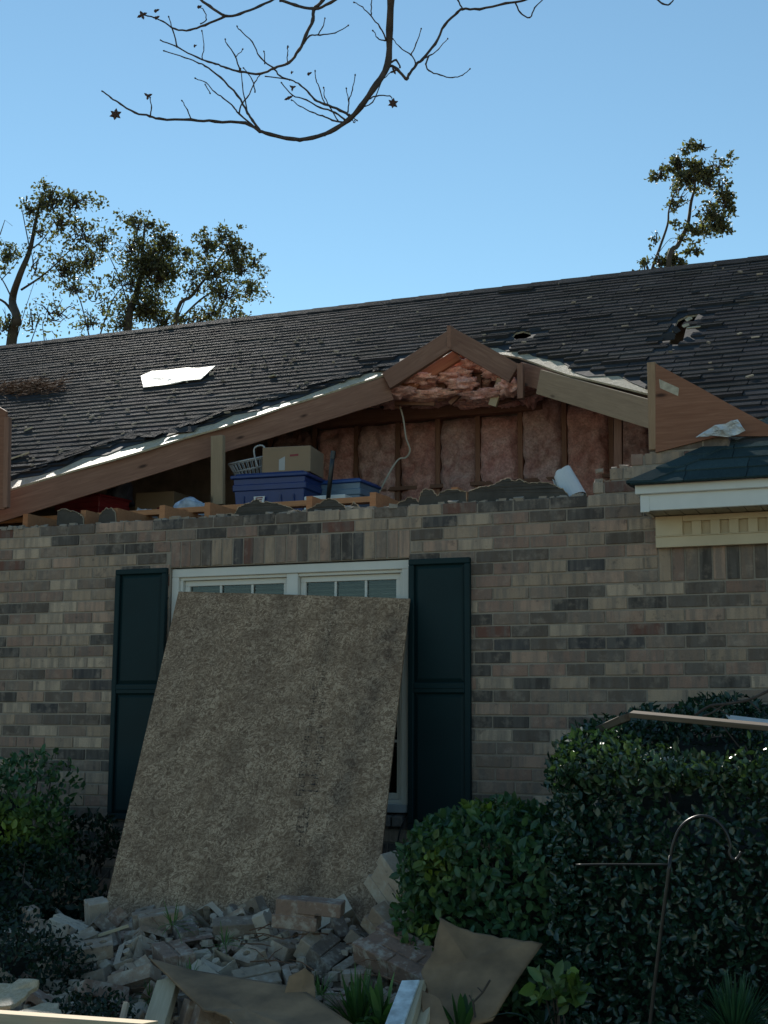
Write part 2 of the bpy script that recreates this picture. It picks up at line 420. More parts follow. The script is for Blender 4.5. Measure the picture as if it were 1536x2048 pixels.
# mortar bed behind the brick faces
def mort(x0, x1, z0, z1): bw.box((x0, .006, z0), (x1, .085, z1), (1, 1, 1, 0), 1)
mort(WX0, WIN[0], .1, Z0+ROW-.012); mort(WIN[1], WX1, .1, Z0+ROW-.012)
mort(WIN[0], WIN[1], .1, .998); mort(WIN[0], WIN[1], 2.4445, Z0+ROW-.012)
for r_, x_ in ((1, -1.68), (2, -1.59), (3, -1.48), (4, -1.385), (5, -1.19)): mort(x_, WX1 if r_ < 3 else -.985, Z0+ROW*r_-.0119, Z0+ROW*(r_+1)-.012)
obj('brick_wall', bw, [M_brick, M_mortar], house, bevel=0.0022)
# broken mortar crumbs along the torn wall top
mb = MB()
for i in range(190):
    x = rnd(-5.9, -1.7) if i < 160 else random.choice([-1.62, -1.5, -1.42]) + rnd(-.05, .05)
    zt = Z0+ROW-.004 if i < 160 else Z0+ROW*random.choice([2, 3])
    r_ = rnd(.006, .022); c = (x, rnd(.01, .09), zt)
    vs = []
    for k in range(8):
        vs.append((c[0]+(1 if k in (1, 2, 5, 6) else -1)*r_*rnd(.6, 1.6), c[1]+(1 if k in (2, 3, 6, 7) else -1)*r_*rnd(.5, 1), c[2]+(r_*rnd(.3, 1.0) if k > 3 else -.01)))
    mb.hexa(vs)
tag(obj('broken_mortar', mb, M_mortar, house), kind='stuff')

# ---- inner frame, other walls, floors (what keeps the inside dark)
mb = MB(); mb.box((WX0, .12, .1), (WIN[0]-.02, .2, 2.60)); mb.box((WIN[1]+.02, .12, .1), (WX1, .2, 2.60))
mb.box((WIN[0]-.02, .12, .1), (WIN[1]+.02, .2, 1.0)); mb.box((WIN[0]-.02, .12, 2.47), (WIN[1]+.02, .2, 2.60))
mb.box((WX0, 8.1, .1), (WX1, 8.2, 2.9)); mb.box((WX0, .2, .1), (WX0+.1, 8.1, 2.6)); mb.box((WX1-.1, .2, .1), (WX1, 8.1, 2.6))
mb.prism([(WX0, .2, 2.6), (WX0, 8.1, 2.6), (WX0, 8.1, 2.9), (WX0, 4.05, 5.25), (WX0, .2, 3.0)], (.1, 0, 0))
mb.prism([(WX1-.1, .2, 2.6), (WX1-.1, 8.1, 2.6), (WX1-.1, 8.1, 2.9), (WX1-.1, 4.05, 5.25), (WX1-.1, .2, 3.0)], (.1, 0, 0))
obj('inner_wall', mb, M_dark, house)
mb = MB(); mb.box((WX0+.1, .2, 2.44), (WX1-.1, 8.1, 2.58)); obj('attic_floor', mb, M_dark, house)

# ---- roof deck with the torn valley, two storm holes
def jag(pts, amp, step, seed, off=0.0):
    rs = random.Random(seed); out = []
    for a, b in zip(pts[:-1], pts[1:]):
        a, b = Vector(a), Vector(b); n_ = max(1, int((b-a).length/step)); d = (b-a)
        nn = Vector((-d.y, d.x)).normalized()
        for i in range(n_): out.append(a + d*(i/n_) + nn*(rs.uniform(-amp, amp)+off))
    out.append(Vector(pts[-1])); return out
def P2(px, py): p = RP(px, py); return (p.x, p.y)
VAL = [(-6.0, -.25), (-5.62, .12), P2(440, 852), P2(768, 747), (-3.25, 2.20), P2(905, 700), P2(1037, 712), P2(1100, 735), P2(1180, 757), P2(1295, 783), (-.55, .0), (-.40, -.25)]
VAL[4] = (-3.2, 2.22); VAL[5] = (-3.05, 2.22)
HOLES = [[(1024, 672), (1030, 664), (1046, 660), (1060, 664), (1062, 671), (1048, 677), (1032, 678)],
         [(1338, 688), (1342, 664), (1350, 650), (1356, 638), (1372, 630), (1396, 627), (1388, 640), (1372, 656), (1368, 672), (1364, 688)]]
H2 = [[P2(*q) for q in h] for h in HOLES]
def roofpoly(val, x0=-9.1, x1=2.5, ye=-.3, yr=4.05):
    return [(x0, ye)] + [tuple(v) for v in val] + [(x1, ye), (x1, yr), (x0, yr)]
deckcut = jag(VAL, .012, .22, 3)
mb = MB()
mb.prism([rp(x, y, -.0085) for x, y in roofpoly(deckcut)], RN*-.013, holes=[[rp(x, y, -.0085) for x, y in h] for h in H2], ms=0)
def rback(x, y, off=0.0): return Vector((x, y, RZ+RM*4.05*2-RM*y)) + Vector((0, RM, 1)).normalized()*off
mb.prism([rback(-9.1, 4.05, -.014), rback(2.5, 4.05, -.014), rback(2.5, 8.5, -.014), rback(-9.1, 8.5, -.014)], Vector((0, RM, 1)).normalized()*-.013)
roof = obj('roof', mb, M_osbs, house)
# torn felt, a hand's width short of the deck edge
def shift(val, dy, seed, amp, step=.09):
    o = [(x, y+dy*(1 if x < -3.15 else .5)) for x, y in val]; return jag(o, amp, step, seed)
def inpoly(x, y, poly):
    c = False; j = len(poly)-1
    for i in range(len(poly)):
        xi, yi = poly[i]; xj, yj = poly[j]
        if (yi > y) != (yj > y) and x < (xj-xi)*(y-yi)/(yj-yi)+xi: c = not c
        j = i
    return c
feltcut = shift(VAL, .20, 8, .06, .14)
feltcut[0] = Vector((-6.05, -.25)); feltcut[-1] = Vector((-.35, -.25))
mb = MB(); mb.prism([rp(x, y, -.004) for x, y in roofpoly(feltcut)], RN*-.004, holes=[[rp(x, y, -.004) for x, y in h] for h in H2])
obj('torn_underlay', mb, M_felt, roof)
# shingle tabs, course by course
shcut = [tuple(v) for v in shift(VAL, .27, 21, .06, .16)]
shpoly = [(shcut[0][0], -1)] + shcut + [(shcut[-1][0], -1)]
def gap2(cx, cy):
    if inpoly(cx, cy, shpoly): return True
    return any(inpoly(cx, cy, h) for h in H2big)
def grow(h, k, cx=None):
    mx = sum(p[0] for p in h)/len(h); my = sum(p[1] for p in h)/len(h); return [(mx+(x-mx)*k, my+(y-my)*k) for x, y in h]
H2big = [grow(h, 1.25) for h in H2]
EXP = .104; cosr = 1/math.sqrt(1+RM*RM)
def tab(mbx, x0, x1, y0, y1, lift, c, P=rp):
    """one shingle tab: butt edge at y0 standing proud, tucked under at y1"""
    wv = lambda: rnd(-.0012, .0012)
    a = lift
    p = [P(x0, y0, -.003), P(x1, y0, -.003), P(x1, y1, -.003), P(x0, y1, -.003), P(x0, y0, a+wv()), P(x1, y0, a+wv()), P(x1, y1, .001), P(x0, y1, .001)]
    mbx.hexa(p, c)
mb = MB(); dy = EXP*cosr; k = 0; yy = -.3
while yy < 4.04:
    y1 = min(yy+dy*1.12, 4.05); x = -9.1 + (k % 2)*.152 + (k*.05 % .1) + rnd(-.01, .01)
    while x < 2.5:
        wd = .3 + rnd(-.004, .004); x1 = x+wd
        cx, cy = (x+x1)/2, yy+dy*.5
        if cx > -9.1 and not gap2(cx, cy):
            xa, xb = x, x1
            if gap2(x+.03, cy): xa = x + wd*.5*rnd(.3, .9)
            if gap2(x1-.03, cy): xb = x1 - wd*.5*rnd(.3, .9)
            g = rnd(.78, 1.2); lift = .0088+rnd(-.0008, .002)
            near = gap2(x, cy-.15) or gap2(x1, cy-.15)
            if near and random.random() < .5: lift += rnd(.002, .014)
            if random.random() < .006: lift += rnd(.004, .012)
            tab(mb, xa+.003, xb-.003, yy, y1, lift, (g, g*rnd(.97, 1.02), g*rnd(.96, 1.03), 0))
        x = x1
    yy += dy; k += 1
sh = obj('shingles', mb, M_shin, roof)
mb = MB()
x = -9.15
while x < 2.4:      # ridge caps
    g = rnd(.8, 1.2)
    z = RZ+RM*4.05
    for s in (-1, 1):
        mb.hexa([(x, 4.05, z+.012), (x+.31, 4.05, z+.006), (x+.31, 4.05+s*.14, z-.14*RM+.006), (x, 4.05+s*.14, z-.14*RM+.012),
                 (x, 4.05, z+.018), (x+.31, 4.05, z+.013), (x+.31, 4.05+s*.14, z-.14*RM+.012), (x, 4.05+s*.14, z-.14*RM+.020)], (g, g, g, 0))
    x += .26
obj('ridge_cap', mb, M_shin, roof)
# ragged flaps of felt and shingle lifted along the torn edge
mb = MB(); rs = random.Random(4)
edge = [P2(40, 948), P2(130, 915), P2(230, 880), P2(330, 868), P2(440, 828), P2(540, 800), P2(640, 768), P2(740, 742), P2(780, 738)]
for a, b in zip(edge[:-1], edge[1:]):
    for i in range(5):
        t = (i+rs.random())/5; x = a[0]+(b[0]-a[0])*t; y = a[1]+(b[1]-a[1])*t+rs.uniform(.0, .10)
        L = rs.uniform(.08, .26); W = rs.uniform(.04, .10); ang = math.atan2(b[1]-a[1], b[0]-a[0])+rs.uniform(-.25, .25)
        dx, dyy = math.cos(ang)*L, math.sin(ang)*L; nx, ny = math.sin(ang)*W, -math.cos(ang)*W
        h0, h1 = rs.uniform(.010, .014), rs.uniform(-.006, .016)
        g = rs.uniform(.5, 1.3)
        q = [rp(x, y, h0), rp(x+dx, y+dyy, h0), rp(x+dx+nx*rs.uniform(.5, 1.2), y+dyy+ny, h1), rp(x+nx*rs.uniform(.5, 1.2), y+ny, h0+h1*.7)]
        mb.hexa(q+[p+Vector((0, 0, .004)) for p in q], (g, g, g, 0))
obj('lifted_shingle_flap', mb, M_shin, roof)
# storm hole debris: tilted shingle scraps and splintered sheathing
def scrap(name, px, py, L, W, ang, tilt, mat, label=None, th=.006, parent=None):
    c = RP(px, py, .03); e = Vector((math.cos(ang), math.sin(ang)*cosr, math.sin(ang)*cosr*RM)).normalized(); f_ = RN.cross(e).normalized()
    f_ = (f_*math.cos(tilt)+RN*math.sin(tilt)).normalized()
    m_ = MB(); n_ = e.cross(f_)
    pts = [c-e*L/2-f_*W/2, c+e*L/2*.8-f_*W/2, c+e*L/2+f_*W*.2, c+e*L*.2+f_*W/2, c-e*L/2*.9+f_*W*.35]
    m_.prism(pts, n_*th); o = obj(name, m_, mat, parent)
    return o
for (px, py, L, W, a, t, m_) in [(1338, 682, .16, .12, .1, .9, M_shin), (1352, 668, .12, .10, 1.2, 1.1, M_shin), (1372, 660, .10, .05, .9, .7, M_osbs), (1378, 647, .12, .05, 1.1, .8, M_osbs),
                               (1388, 664, .16, .03, .1, .3, M_osbs), (1395, 634, .22, .09, 0, .35, M_shin), (1365, 628, .14, .08, .3, .5, M_shin), (1072, 669, .15, .07, .4, .45, M_shin), (1312, 688, .2, .1, -.1, .25, M_shin),
                               (1392, 592, .12, .06, .4, .4, M_shin), (1495, 598, .18, .08, .2, .4, M_shin), (1480, 606, .14, .05, -.2, .3, M_shin), (1050, 650, .12, .05, .1, .3, M_shin)]:
    scrap('shingle_scrap', px, py, L*.6, W*.55, a, t*.7, m_, parent=roof)

# ---- valley rafters and the little ridge truss
def on_below(x, y, off): p = rp(x, y, -.028); return p + Vector((0, 0, off))
A = on_below(-5.66, .10, 0); B_ = rp(*P2(768, 747), -.028)
va = (Vector((B_.x, B_.y, 0))-Vector((A.x, A.y, 0))).normalized(); sA = (va.y, -va.x, 0)
board('valley_rafter', A, B_, .04, .175, M_wood, house, side=sA)
# pale scars where the jack rafters were nailed
for (px, py) in [(293, 905), (545, 828), (668, 790), (430, 862)]:
    q = onv = None
    p = A + (B_-A)*((Y(px, py, 0).x-A.x)/(B_.x-A.x)*.0 + max(0, min(1, (px-20)/(768-20)))**1.0)
# right side: back board and the longer lapped board in front
C1 = rp(*P2(1045, 716), -.03); C2 = rp(*P2(1300, 784), -.03)
vb = (Vector((C2.x, C2.y, 0))-Vector((C1.x, C1.y, 0))).normalized(); sB = (vb.y, -vb.x, 0)
board('valley_rafter', C1, C1.lerp(C2, .35), .04, .15, M_wood, house, side=sB)
nB = Vector(sB)*(1 if sB[1] < 0 else -1)*.041
board('valley_rafter', C1.lerp(C2, .22)+nB-Vector((0, 0, .012)), C2.lerp(C1, -.25)+nB-Vector((0, 0, .012)), .04, .165, wood('light_timber', (.26, .175, .11), (.40, .28, .18)), house, side=sB)
ap = Y(905, 657, 1.86); uL = Y(766, 747, 1.86); uR = Y(1040, 730, 1.86)
board('gable_rafter', uL-Vector((0, .0, 0))+(uL-ap)*.0, ap, .04, .135, M_wood, house, side=(0, 1, 0))
board('gable_rafter', ap+Vector((.012, 0, .0)), uR, .04, .14, M_wood, house, side=(0, 1, 0))
board('ridge_board', ap+Vector((-.02, -.022, .02)), ap+Vector((-.02, .42, .02)), .03, .16, M_wood, house)
ip = Y(912, 700, 2.05); board('inner_rafter', Y(790, 778, 2.05), ip, .04, .085, wood('orange_timber', (.30, .12, .065), (.44, .20, .11)), house, side=(0, 1, 0))
board('post', Y(1042, 798, 1.8), Y(1042, 728, 1.8), .04, .045, M_wood, house, side=(1, 0, 0), top=False)
board('post', Y(436, 1010, .95), Y(436, 872, .95), .04, .09, wood('post_timber', (.26, .19, .12), (.38, .29, .19)), house, side=(0, 1, 0), top=False)
board('post', Y(1237, 950, 1.4), Y(1237, 812, 1.4), .04, .05, M_wood, house, side=(0, 1, 0), top=False)
# plywood of the broken gable end, with its stud
mb = MB()
poly = [(1311, 727), (1400, 775), (1455, 806), (1560, 862), (1560, 872), (1440, 872), (1400, 882), (1311, 905)]
mb.prism([Y(x, y, -.012) for x, y in poly], (0, .018, 0)); gp = obj('gable_sheathing', mb, M_ply, house)
pa, pb = Y(1303, 727, .0), Y(1303, 900, .0); board('gable_stud', (pa.x, .02, pb.z), (pa.x, .02, pa.z+.005), .045, .062, wood('stud_timber', (.28, .17, .1), (.4, .27, .17)), gp, side=(1, 0, 0), top=False)
sp = MB(); sp.prism([Y(1318, 758, -.0135), Y(1358, 776, -.0135), Y(1356, 792, -.0135), Y(1320, 776, -.0135)], (0, .001, 0)); obj('paint_smear', sp, plain('old_paint', (.42, .36, .27), .8, var=.3, scale=30), gp)
# left remnant of the gable, cut by the frame
mb = MB(); mb.prism([Y(-60, 780, -.012), Y(12, 822, -.012), Y(9, 1018, -.012), Y(-60, 1022, -.012)], (0, .018, 0)); gl = obj('gable_sheathing', mb, M_ply, house)
board('gable_stud', Y(13, 1016, .0), Y(16, 835, .0), .035, .035, M_wood, gl, side=(0, 1, 0), top=False)

def smooth(pts, n=5):
    out = []
    for i in range(len(pts)-1):
        p0, p1, p2, p3 = pts[max(i-1, 0)], pts[i], pts[i+1], pts[min(i+2, len(pts)-1)]
        for k in range(n):
            t = k/n; out.append(.5*((2*p1)+(p2-p0)*t+(2*p0-5*p1+4*p2-p3)*t*t+(-p0+3*p1-3*p2+p3)*t**3))
    return out+[pts[-1]]
# ---- ceiling joists and plate behind the wall top
LJ = Y(-40, 1030, .50); RJ = Y(1000, 977, .50)
zt = Z0+ROW+.145
board('plate', (-6.2, .50, zt), (-3.05, .50, zt), .075, .035, M_pine, house, side=(0, 1, 0))
for px in (50, 165, 228, 322, 412, 615, 742, 905):
    x = Y(px, 1030, .16).x
    mb = MB(); h = .115
    mb.prism([(x, .14, zt-.036), (x, .22, zt-.036), (x, 1.7, zt-.036), (x, 1.7, zt-.036-h), (x, .14, zt-.036-h)], (.038, 0, 0)); obj('ceiling_joist', mb, M_pine, house, bevel=.002)
# dark sheathing torn off at the wall top
TORN = [[(113, 1050), (115, 1022), (128, 1018), (139, 1021), (150, 1023), (158, 1028), (166, 1036), (166, 1048)],
        [(196, 1046), (199, 1030), (206, 1022), (214, 1016), (224, 1018), (229, 1024), (231, 1046)],
        [(436, 1040), (452, 1030), (470, 1027), (478, 1014), (490, 1008), (500, 1007), (512, 998), (520, 1003), (545, 1006), (562, 1009), (575, 1014), (590, 1020), (602, 1022), (606, 1036)],
        [(600, 1036), (612, 1020), (630, 1012), (642, 1006), (650, 999), (662, 998), (675, 1003), (686, 1010), (693, 1019), (700, 1014), (708, 1004), (716, 1012), (724, 1020), (740, 1030)],
        [(786, 1022), (792, 1010), (806, 1002), (818, 995), (830, 998), (838, 1003), (842, 985), (850, 978), (864, 979), (874, 992), (881, 984), (893, 980), (912, 980), (932, 984), (933, 1020)],
        [(936, 1020), (937, 984), (950, 978), (968, 974), (985, 970), (1002, 962), (1016, 956), (1027, 962), (1040, 959), (1055, 966), (1080, 964), (1098, 966), (1112, 972), (1128, 980), (1136, 990), (1138, 1010)]]
rs = random.Random(9)
for poly in TORN:
    pts = []
    for i, (x, y) in enumerate(poly):
        pts.append(Y(x, y, .115))
        if 0 < i < len(poly)-2:
            x2, y2 = poly[i+1]
            for t in (.25, .5, .75): pts.append(Y(x+(x2-x)*t+rs.uniform(-1, 1), y+(y2-y)*t+rs.uniform(-1.6, 1.6), .115+rs.uniform(-.003, .003)))
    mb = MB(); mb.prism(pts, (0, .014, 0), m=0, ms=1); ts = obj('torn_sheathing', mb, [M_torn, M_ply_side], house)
    mb = MB(); q = smooth(pts[1:-1], 2); mb.tube([p+Vector((rs.uniform(-.002, .002), -.002, rs.uniform(-.002, .003))) for p in q], [rs.uniform(.001, .0032) for p in q], 5); obj('frayed_bright_rim', mb, M_ply_side, ts)  # pale tube added along the frayed edge, painting in its sunlit rim

# ---- insulated wall far inside the attic
IY = 2.75
SX = [628, 712, 795, 875, 955, 1040, 1128, 1222, 1310]
def zat(px, py, y=IY): return Y(px, py, y)
plate_z = zat(860, 812).z; bot_z = zat(900, 968).z
mb = MB(); mb.box((-8.0, IY+.13, 2.58), (1.5, IY+.16, RZ+RM*IY-.06)); obj('attic_partition', mb, M_dark, house)
board('plate', (zat(640, 800).x, IY-.02, plate_z), (zat(1088, 800).x, IY-.02, plate_z), .09, .11, M_wood, house, side=(0, 1, 0))
board('plate', (zat(640, 958).x, IY-.01, bot_z), (zat(1330, 958).x, IY-.01, bot_z), .05, .03, M_wood, house, side=(0, 1, 0))
for i, px in enumerate([540, 590]+SX):
    x = zat(px, 880).x; topz = min(plate_z+ (0 if px < 1100 else .35), RZ+RM*IY-.25); 
    board('stud', (x, IY+.045, 2.6), (x, IY+.045, topz), .038, .09, M_wood, house, side=(1, 0, 0), top=False)
def batt(x0, x1, z0, z1, y, seed, shade=1.0, amp=.045, tint=(1, 1, 1)):
    nx, nz = 22, max(6, int((z1-z0)/(x1-x0)*22)); mb = MB(); vs = []
    for j in range(nz+1):
        for i in range(nx+1):
            u, v = i/nx, j/nz; e = min(u, 1-u)*6; e = min(1, e); e2 = min(1, min(v, 1-v)*8)
            x = x0+(x1-x0)*u; z = z0+(z1-z0)*v
            b = noise.fractal(Vector((x*9+seed, z*9, seed)), 1.0, 2.0, 4)*amp + noise.noise(Vector((x*3, z*3, seed)))*amp
            vs.append((x, y+.05-(.085*e**.5*e2**.5)-b, z))
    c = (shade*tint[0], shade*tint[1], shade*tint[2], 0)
    n0 = len(vs); vs += [(x0, y+.1, z0), (x1, y+.1, z0), (x1, y+.1, z1), (x0, y+.1, z1)]
    fs = [(j*(nx+1)+i, j*(nx+1)+i+1, (j+1)*(nx+1)+i+1, (j+1)*(nx+1)+i) for j in range(nz) for i in range(nx)]
    fs.append((n0+3, n0+2, n0+1, n0))
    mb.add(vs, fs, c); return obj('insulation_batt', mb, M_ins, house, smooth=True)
rs = random.Random(2)
allx = [540]+SX
for i in range(len(allx)-1):
    a, b = allx[i], allx[i+1]
    x0, x1 = zat(a, 880).x+.012, zat(b, 880).x-.012
    z1 = plate_z-.11 if b < 1100 else zat(b, 770 if b < 1200 else 800).z
    tint = [(1, 1, 1), (1, .9, .9), (.95, .98, 1), (1.05, .9, .85)][i % 4]
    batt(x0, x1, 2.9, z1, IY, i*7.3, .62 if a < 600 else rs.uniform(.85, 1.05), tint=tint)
# ragged insulation above the plate
def wad(px, py, rx, rz, y, seed, tint=(1.1, 1, .95)):
    y -= .8; c = zat(px, py, y); mb = MB(); n_, m_ = 22, 32; tint = tuple(t*1.25 for t in tint); vs = []; s = (y+7.2)/FPX
    for j in range(n_+1):
        for i in range(m_):
            t = math.pi*j/n_; p = 2*math.pi*i/m_
            d = Vector((math.sin(t)*math.cos(p), math.sin(t)*math.sin(p), math.cos(t)))
            k = 1+.55*noise.fractal(d*2.2+Vector((seed, 0, 0)), .7, 2.2, 5)
            vs.append((c.x+d.x*rx*s*k, c.y+d.y*.10*k, c.z+d.z*rz*s*k))
    fs = [(j*m_+i, j*m_+(i+1) % m_, (j+1)*m_+(i+1) % m_, (j+1)*m_+i) for j in range(n_) for i in range(m_)]
    mb.add(vs, fs, (*tint, 0)); obj('torn_insulation', mb, M_ins, house, smooth=True)
for k, (px, py, rx, rz, y) in enumerate([(760, 782, 42, 16, 3.3), (800, 800, 60, 14, 3.42), (845, 765, 60, 24, 3.25), (880, 740, 48, 20, 3.2), (935, 740, 55, 24, 3.2), (975, 760, 50, 24, 3.25), (945, 775, 40, 22, 3.1),
                                        (900, 785, 70, 18, 3.3), (1010, 770, 34, 26, 3.3), (1015, 795, 30, 18, 3.2), (870, 800, 60, 14, 3.35), (950, 800, 60, 14, 3.35), (1060, 790, 22, 24, 3.3), (740, 800, 40, 14, 3.45), (1085, 775, 25, 18, 3.4), (868, 728, 36, 12, 3.0), (905, 752, 40, 16, 2.95), (955, 728, 44, 14, 2.95), (1000, 745, 36, 14, 2.95), (820, 775, 50, 12, 2.95), (860, 790, 60, 10, 2.95), (975, 790, 50, 12, 2.95), (770, 795, 40, 10, 3.0), (925, 770, 30, 14, 2.9), (795, 786, 46, 12, 2.85), (840, 758, 40, 12, 2.85), (1020, 775, 26, 16, 2.85), (745, 800, 34, 9, 2.9)]):
    wad(px, py, rx, rz, y, k*3.1, rs.choice([(1.15, 1, .95), (1.25, 1.15, 1.05), (1.0, .9, .88), (1.3, 1.25, 1.2)]))
for (xa, ya, xb, yb, wd, m_, y) in [(884, 802, 884, 758, .06, M_wood, 3.0), (906, 786, 909, 752, .06, M_pale, 2.96), (957, 800, 957, 750, .045, M_wood, 3.0), (985, 812, 1003, 758, .06, M_pale, 2.92), (940, 770, 900, 808, .03, M_wood, 3.02),
                                (868, 752, 1020, 748, .025, M_wood, 3.03), (790, 806, 870, 808, .03, M_wood, 3.0), (990, 808, 1075, 782, .03, M_wood, 3.05), (795, 818, 795, 762, .035, M_wood, 3.05)]:
    board('broken_stud', Y(xa, ya, y-.8), Y(xb, yb, y-.8), .03, wd, m_, house, side=(0, 1, 0), top=False)
# a loose cable hanging over the insulation
cab = [(728, 806), (745, 796), (770, 789), (785, 790), (796, 805), (806, 835), (812, 875), (820, 900), (812, 915), (798, 918), (785, 935), (770, 962), (758, 986)]
mb = MB(); pts = [Y(x, y, 2.3+.05*math.sin(i)) for i, (x, y) in enumerate(cab)]
mb.tube(smooth(pts), .007, 6)
tag(obj('hanging_cable', mb, M_wire, smooth=True), 'thin pale cable hanging in a curve in front of the pink insulation', 'cable')
mb = MB(); pts = smooth([Y(x, y, 2.6) for x, y in [(798, 918), (805, 890), (790, 930), (800, 960), (782, 975)]]); mb.tube(pts, .006, 6)

# ---- window
wf = MB(); x0, x1, z0, z1 = WIN; yo = .045
def fr(mbx, x0, x1, z0, z1, w, ya, yb, wt=None, wb=None):
    wt = wt or w; wb = wb or w
    mbx.box((x0, ya, z1-wt), (x1, yb, z1)); mbx.box((x0, ya, z0), (x1, yb, z0+wb))
    mbx.box((x0, ya, z0+wb), (x0+w, yb, z1-wt)); mbx.box((x1-w, ya, z0+wb), (x1, yb, z1-wt))
window = obj('window', (lambda m_: (fr(m_, x0+.003, x1-.003, z0, z1-.003, .045, .02, .11, .05, .05), m_)[1])(MB()), M_white, house, bevel=.003)
m_ = MB(); fr(m_, x0+.048, x1-.048, z0+.05, z1-.053, .018, .04, .11); obj('frame_step', m_, M_white, window, bevel=.002)
xm = -3.447
m_ = MB(); m_.box((xm-.036, .03, z0+.05), (xm+.036, .11, z1-.053)); obj('mullion', m_, M_white, window, bevel=.003)
for (a, b) in ((x0+.066, xm-.036), (xm+.036, x1-.066)):
    zm = 1.74
    for (c_, d_, yf, nm) in ((zm, z1-.072, .065, 'upper_sash'), (z0+.068, zm+.02, .088, 'lower_sash')):
        m_ = MB(); fr(m_, a+.002, b-.002, c_, d_, .032, yf, yf+.022); 
        for k in (1, 2):
            x = a+.032+(b-a-.064)*k/3; m_.box((x-.007, yf+.003, c_+.032), (x+.007, yf+.015, d_-.032))
        zc = (c_+d_)/2; m_.box((a+.034, yf+.0035, zc-.007), (b-.034, yf+.0145, zc+.007))
        obj(nm, m_, M_white, window, bevel=.002)
        m_ = MB(); m_.box((a+.03, yf+.016, c_+.03), (b-.03, yf+.019, d_-.03)); obj('pane', m_, M_glass, window)
m_ = MB()
for i in range(46):
    z = z1-.09-i*.0265
    if z < z0+.35: break
    for (a, b) in ((x0+.07, xm-.04), (xm+.04, x1-.07)):
        m_.hexa([(a, .145, z-.006), (b, .145, z-.006), (b, .168, z+.006), (a, .168, z+.006), (a, .145, z-.004), (b, .145, z-.004), (b, .168, z+.008), (a, .168, z+.008)])
obj('window_blind', m_, plain('blind_slat', (.16, .145, .12), .5), window)
m_ = MB(); m_.box((x0+.02, .30, z0-.3), (x1-.02, .31, z1+.1)); obj('room_dark_sheet', m_, M_black, window)  # black sheet standing in for the unlit room behind the blinds
m_ = MB(); m_.box((x0+.004, -.005, z0-.055+.056), (x1-.004, .02, z0+.045)); obj('window_sill', m_, plain('sill_paint', (.34, .36, .38), .5, var=.1), window, bevel=.003)

# ---- shutters
def shutter(xa, xb, za, zb, zmid):
    m_ = MB(); s = obj_root = None
    fr(m_, xa, xb, za, zb, .032, -.035, -.003)
    m_.box((xa+.032, -.035, zmid-.028), (xb-.032, -.003, zmid+.028))
    m_.box((xa+.0325, -.038, zmid-.006), (xb-.0325, -.004, zmid+.006))
    s = obj('shutter', m_, M_shut, house, bevel=.004)
    for (c_, d_) in ((za+.032, zmid-.028), (zmid+.028, zb-.032)):
        p = MB(); a, b = xa+.032, xb-.032
        y1, y2 = -.014, -.024; e = .022
        o_ = [(a, y1, c_), (b, y1, c_), (b, y1, d_), (a, y1, d_)]; i_ = [(a+e, y2, c_+e), (b-e, y2, c_+e), (b-e, y2, d_-e), (a+e, y2, d_-e)]
        p.add(o_+i_+[(v[0], -.004, v[2]) for v in o_], [(0, 1, 5, 4), (1, 2, 6, 5), (2, 3, 7, 6), (3, 0, 4, 7), (4, 5, 6, 7), (9, 8, 11, 10), (0, 8, 9, 1), (1, 9, 10, 2), (2, 10, 11, 3), (3, 11, 8, 0)])
        obj('raised_panel', p, M_shut, s)
shutter(-4.592, -4.240, .985, 2.443, 1.735)
shutter(-2.712, -2.359, .985, 2.432, 1.735)

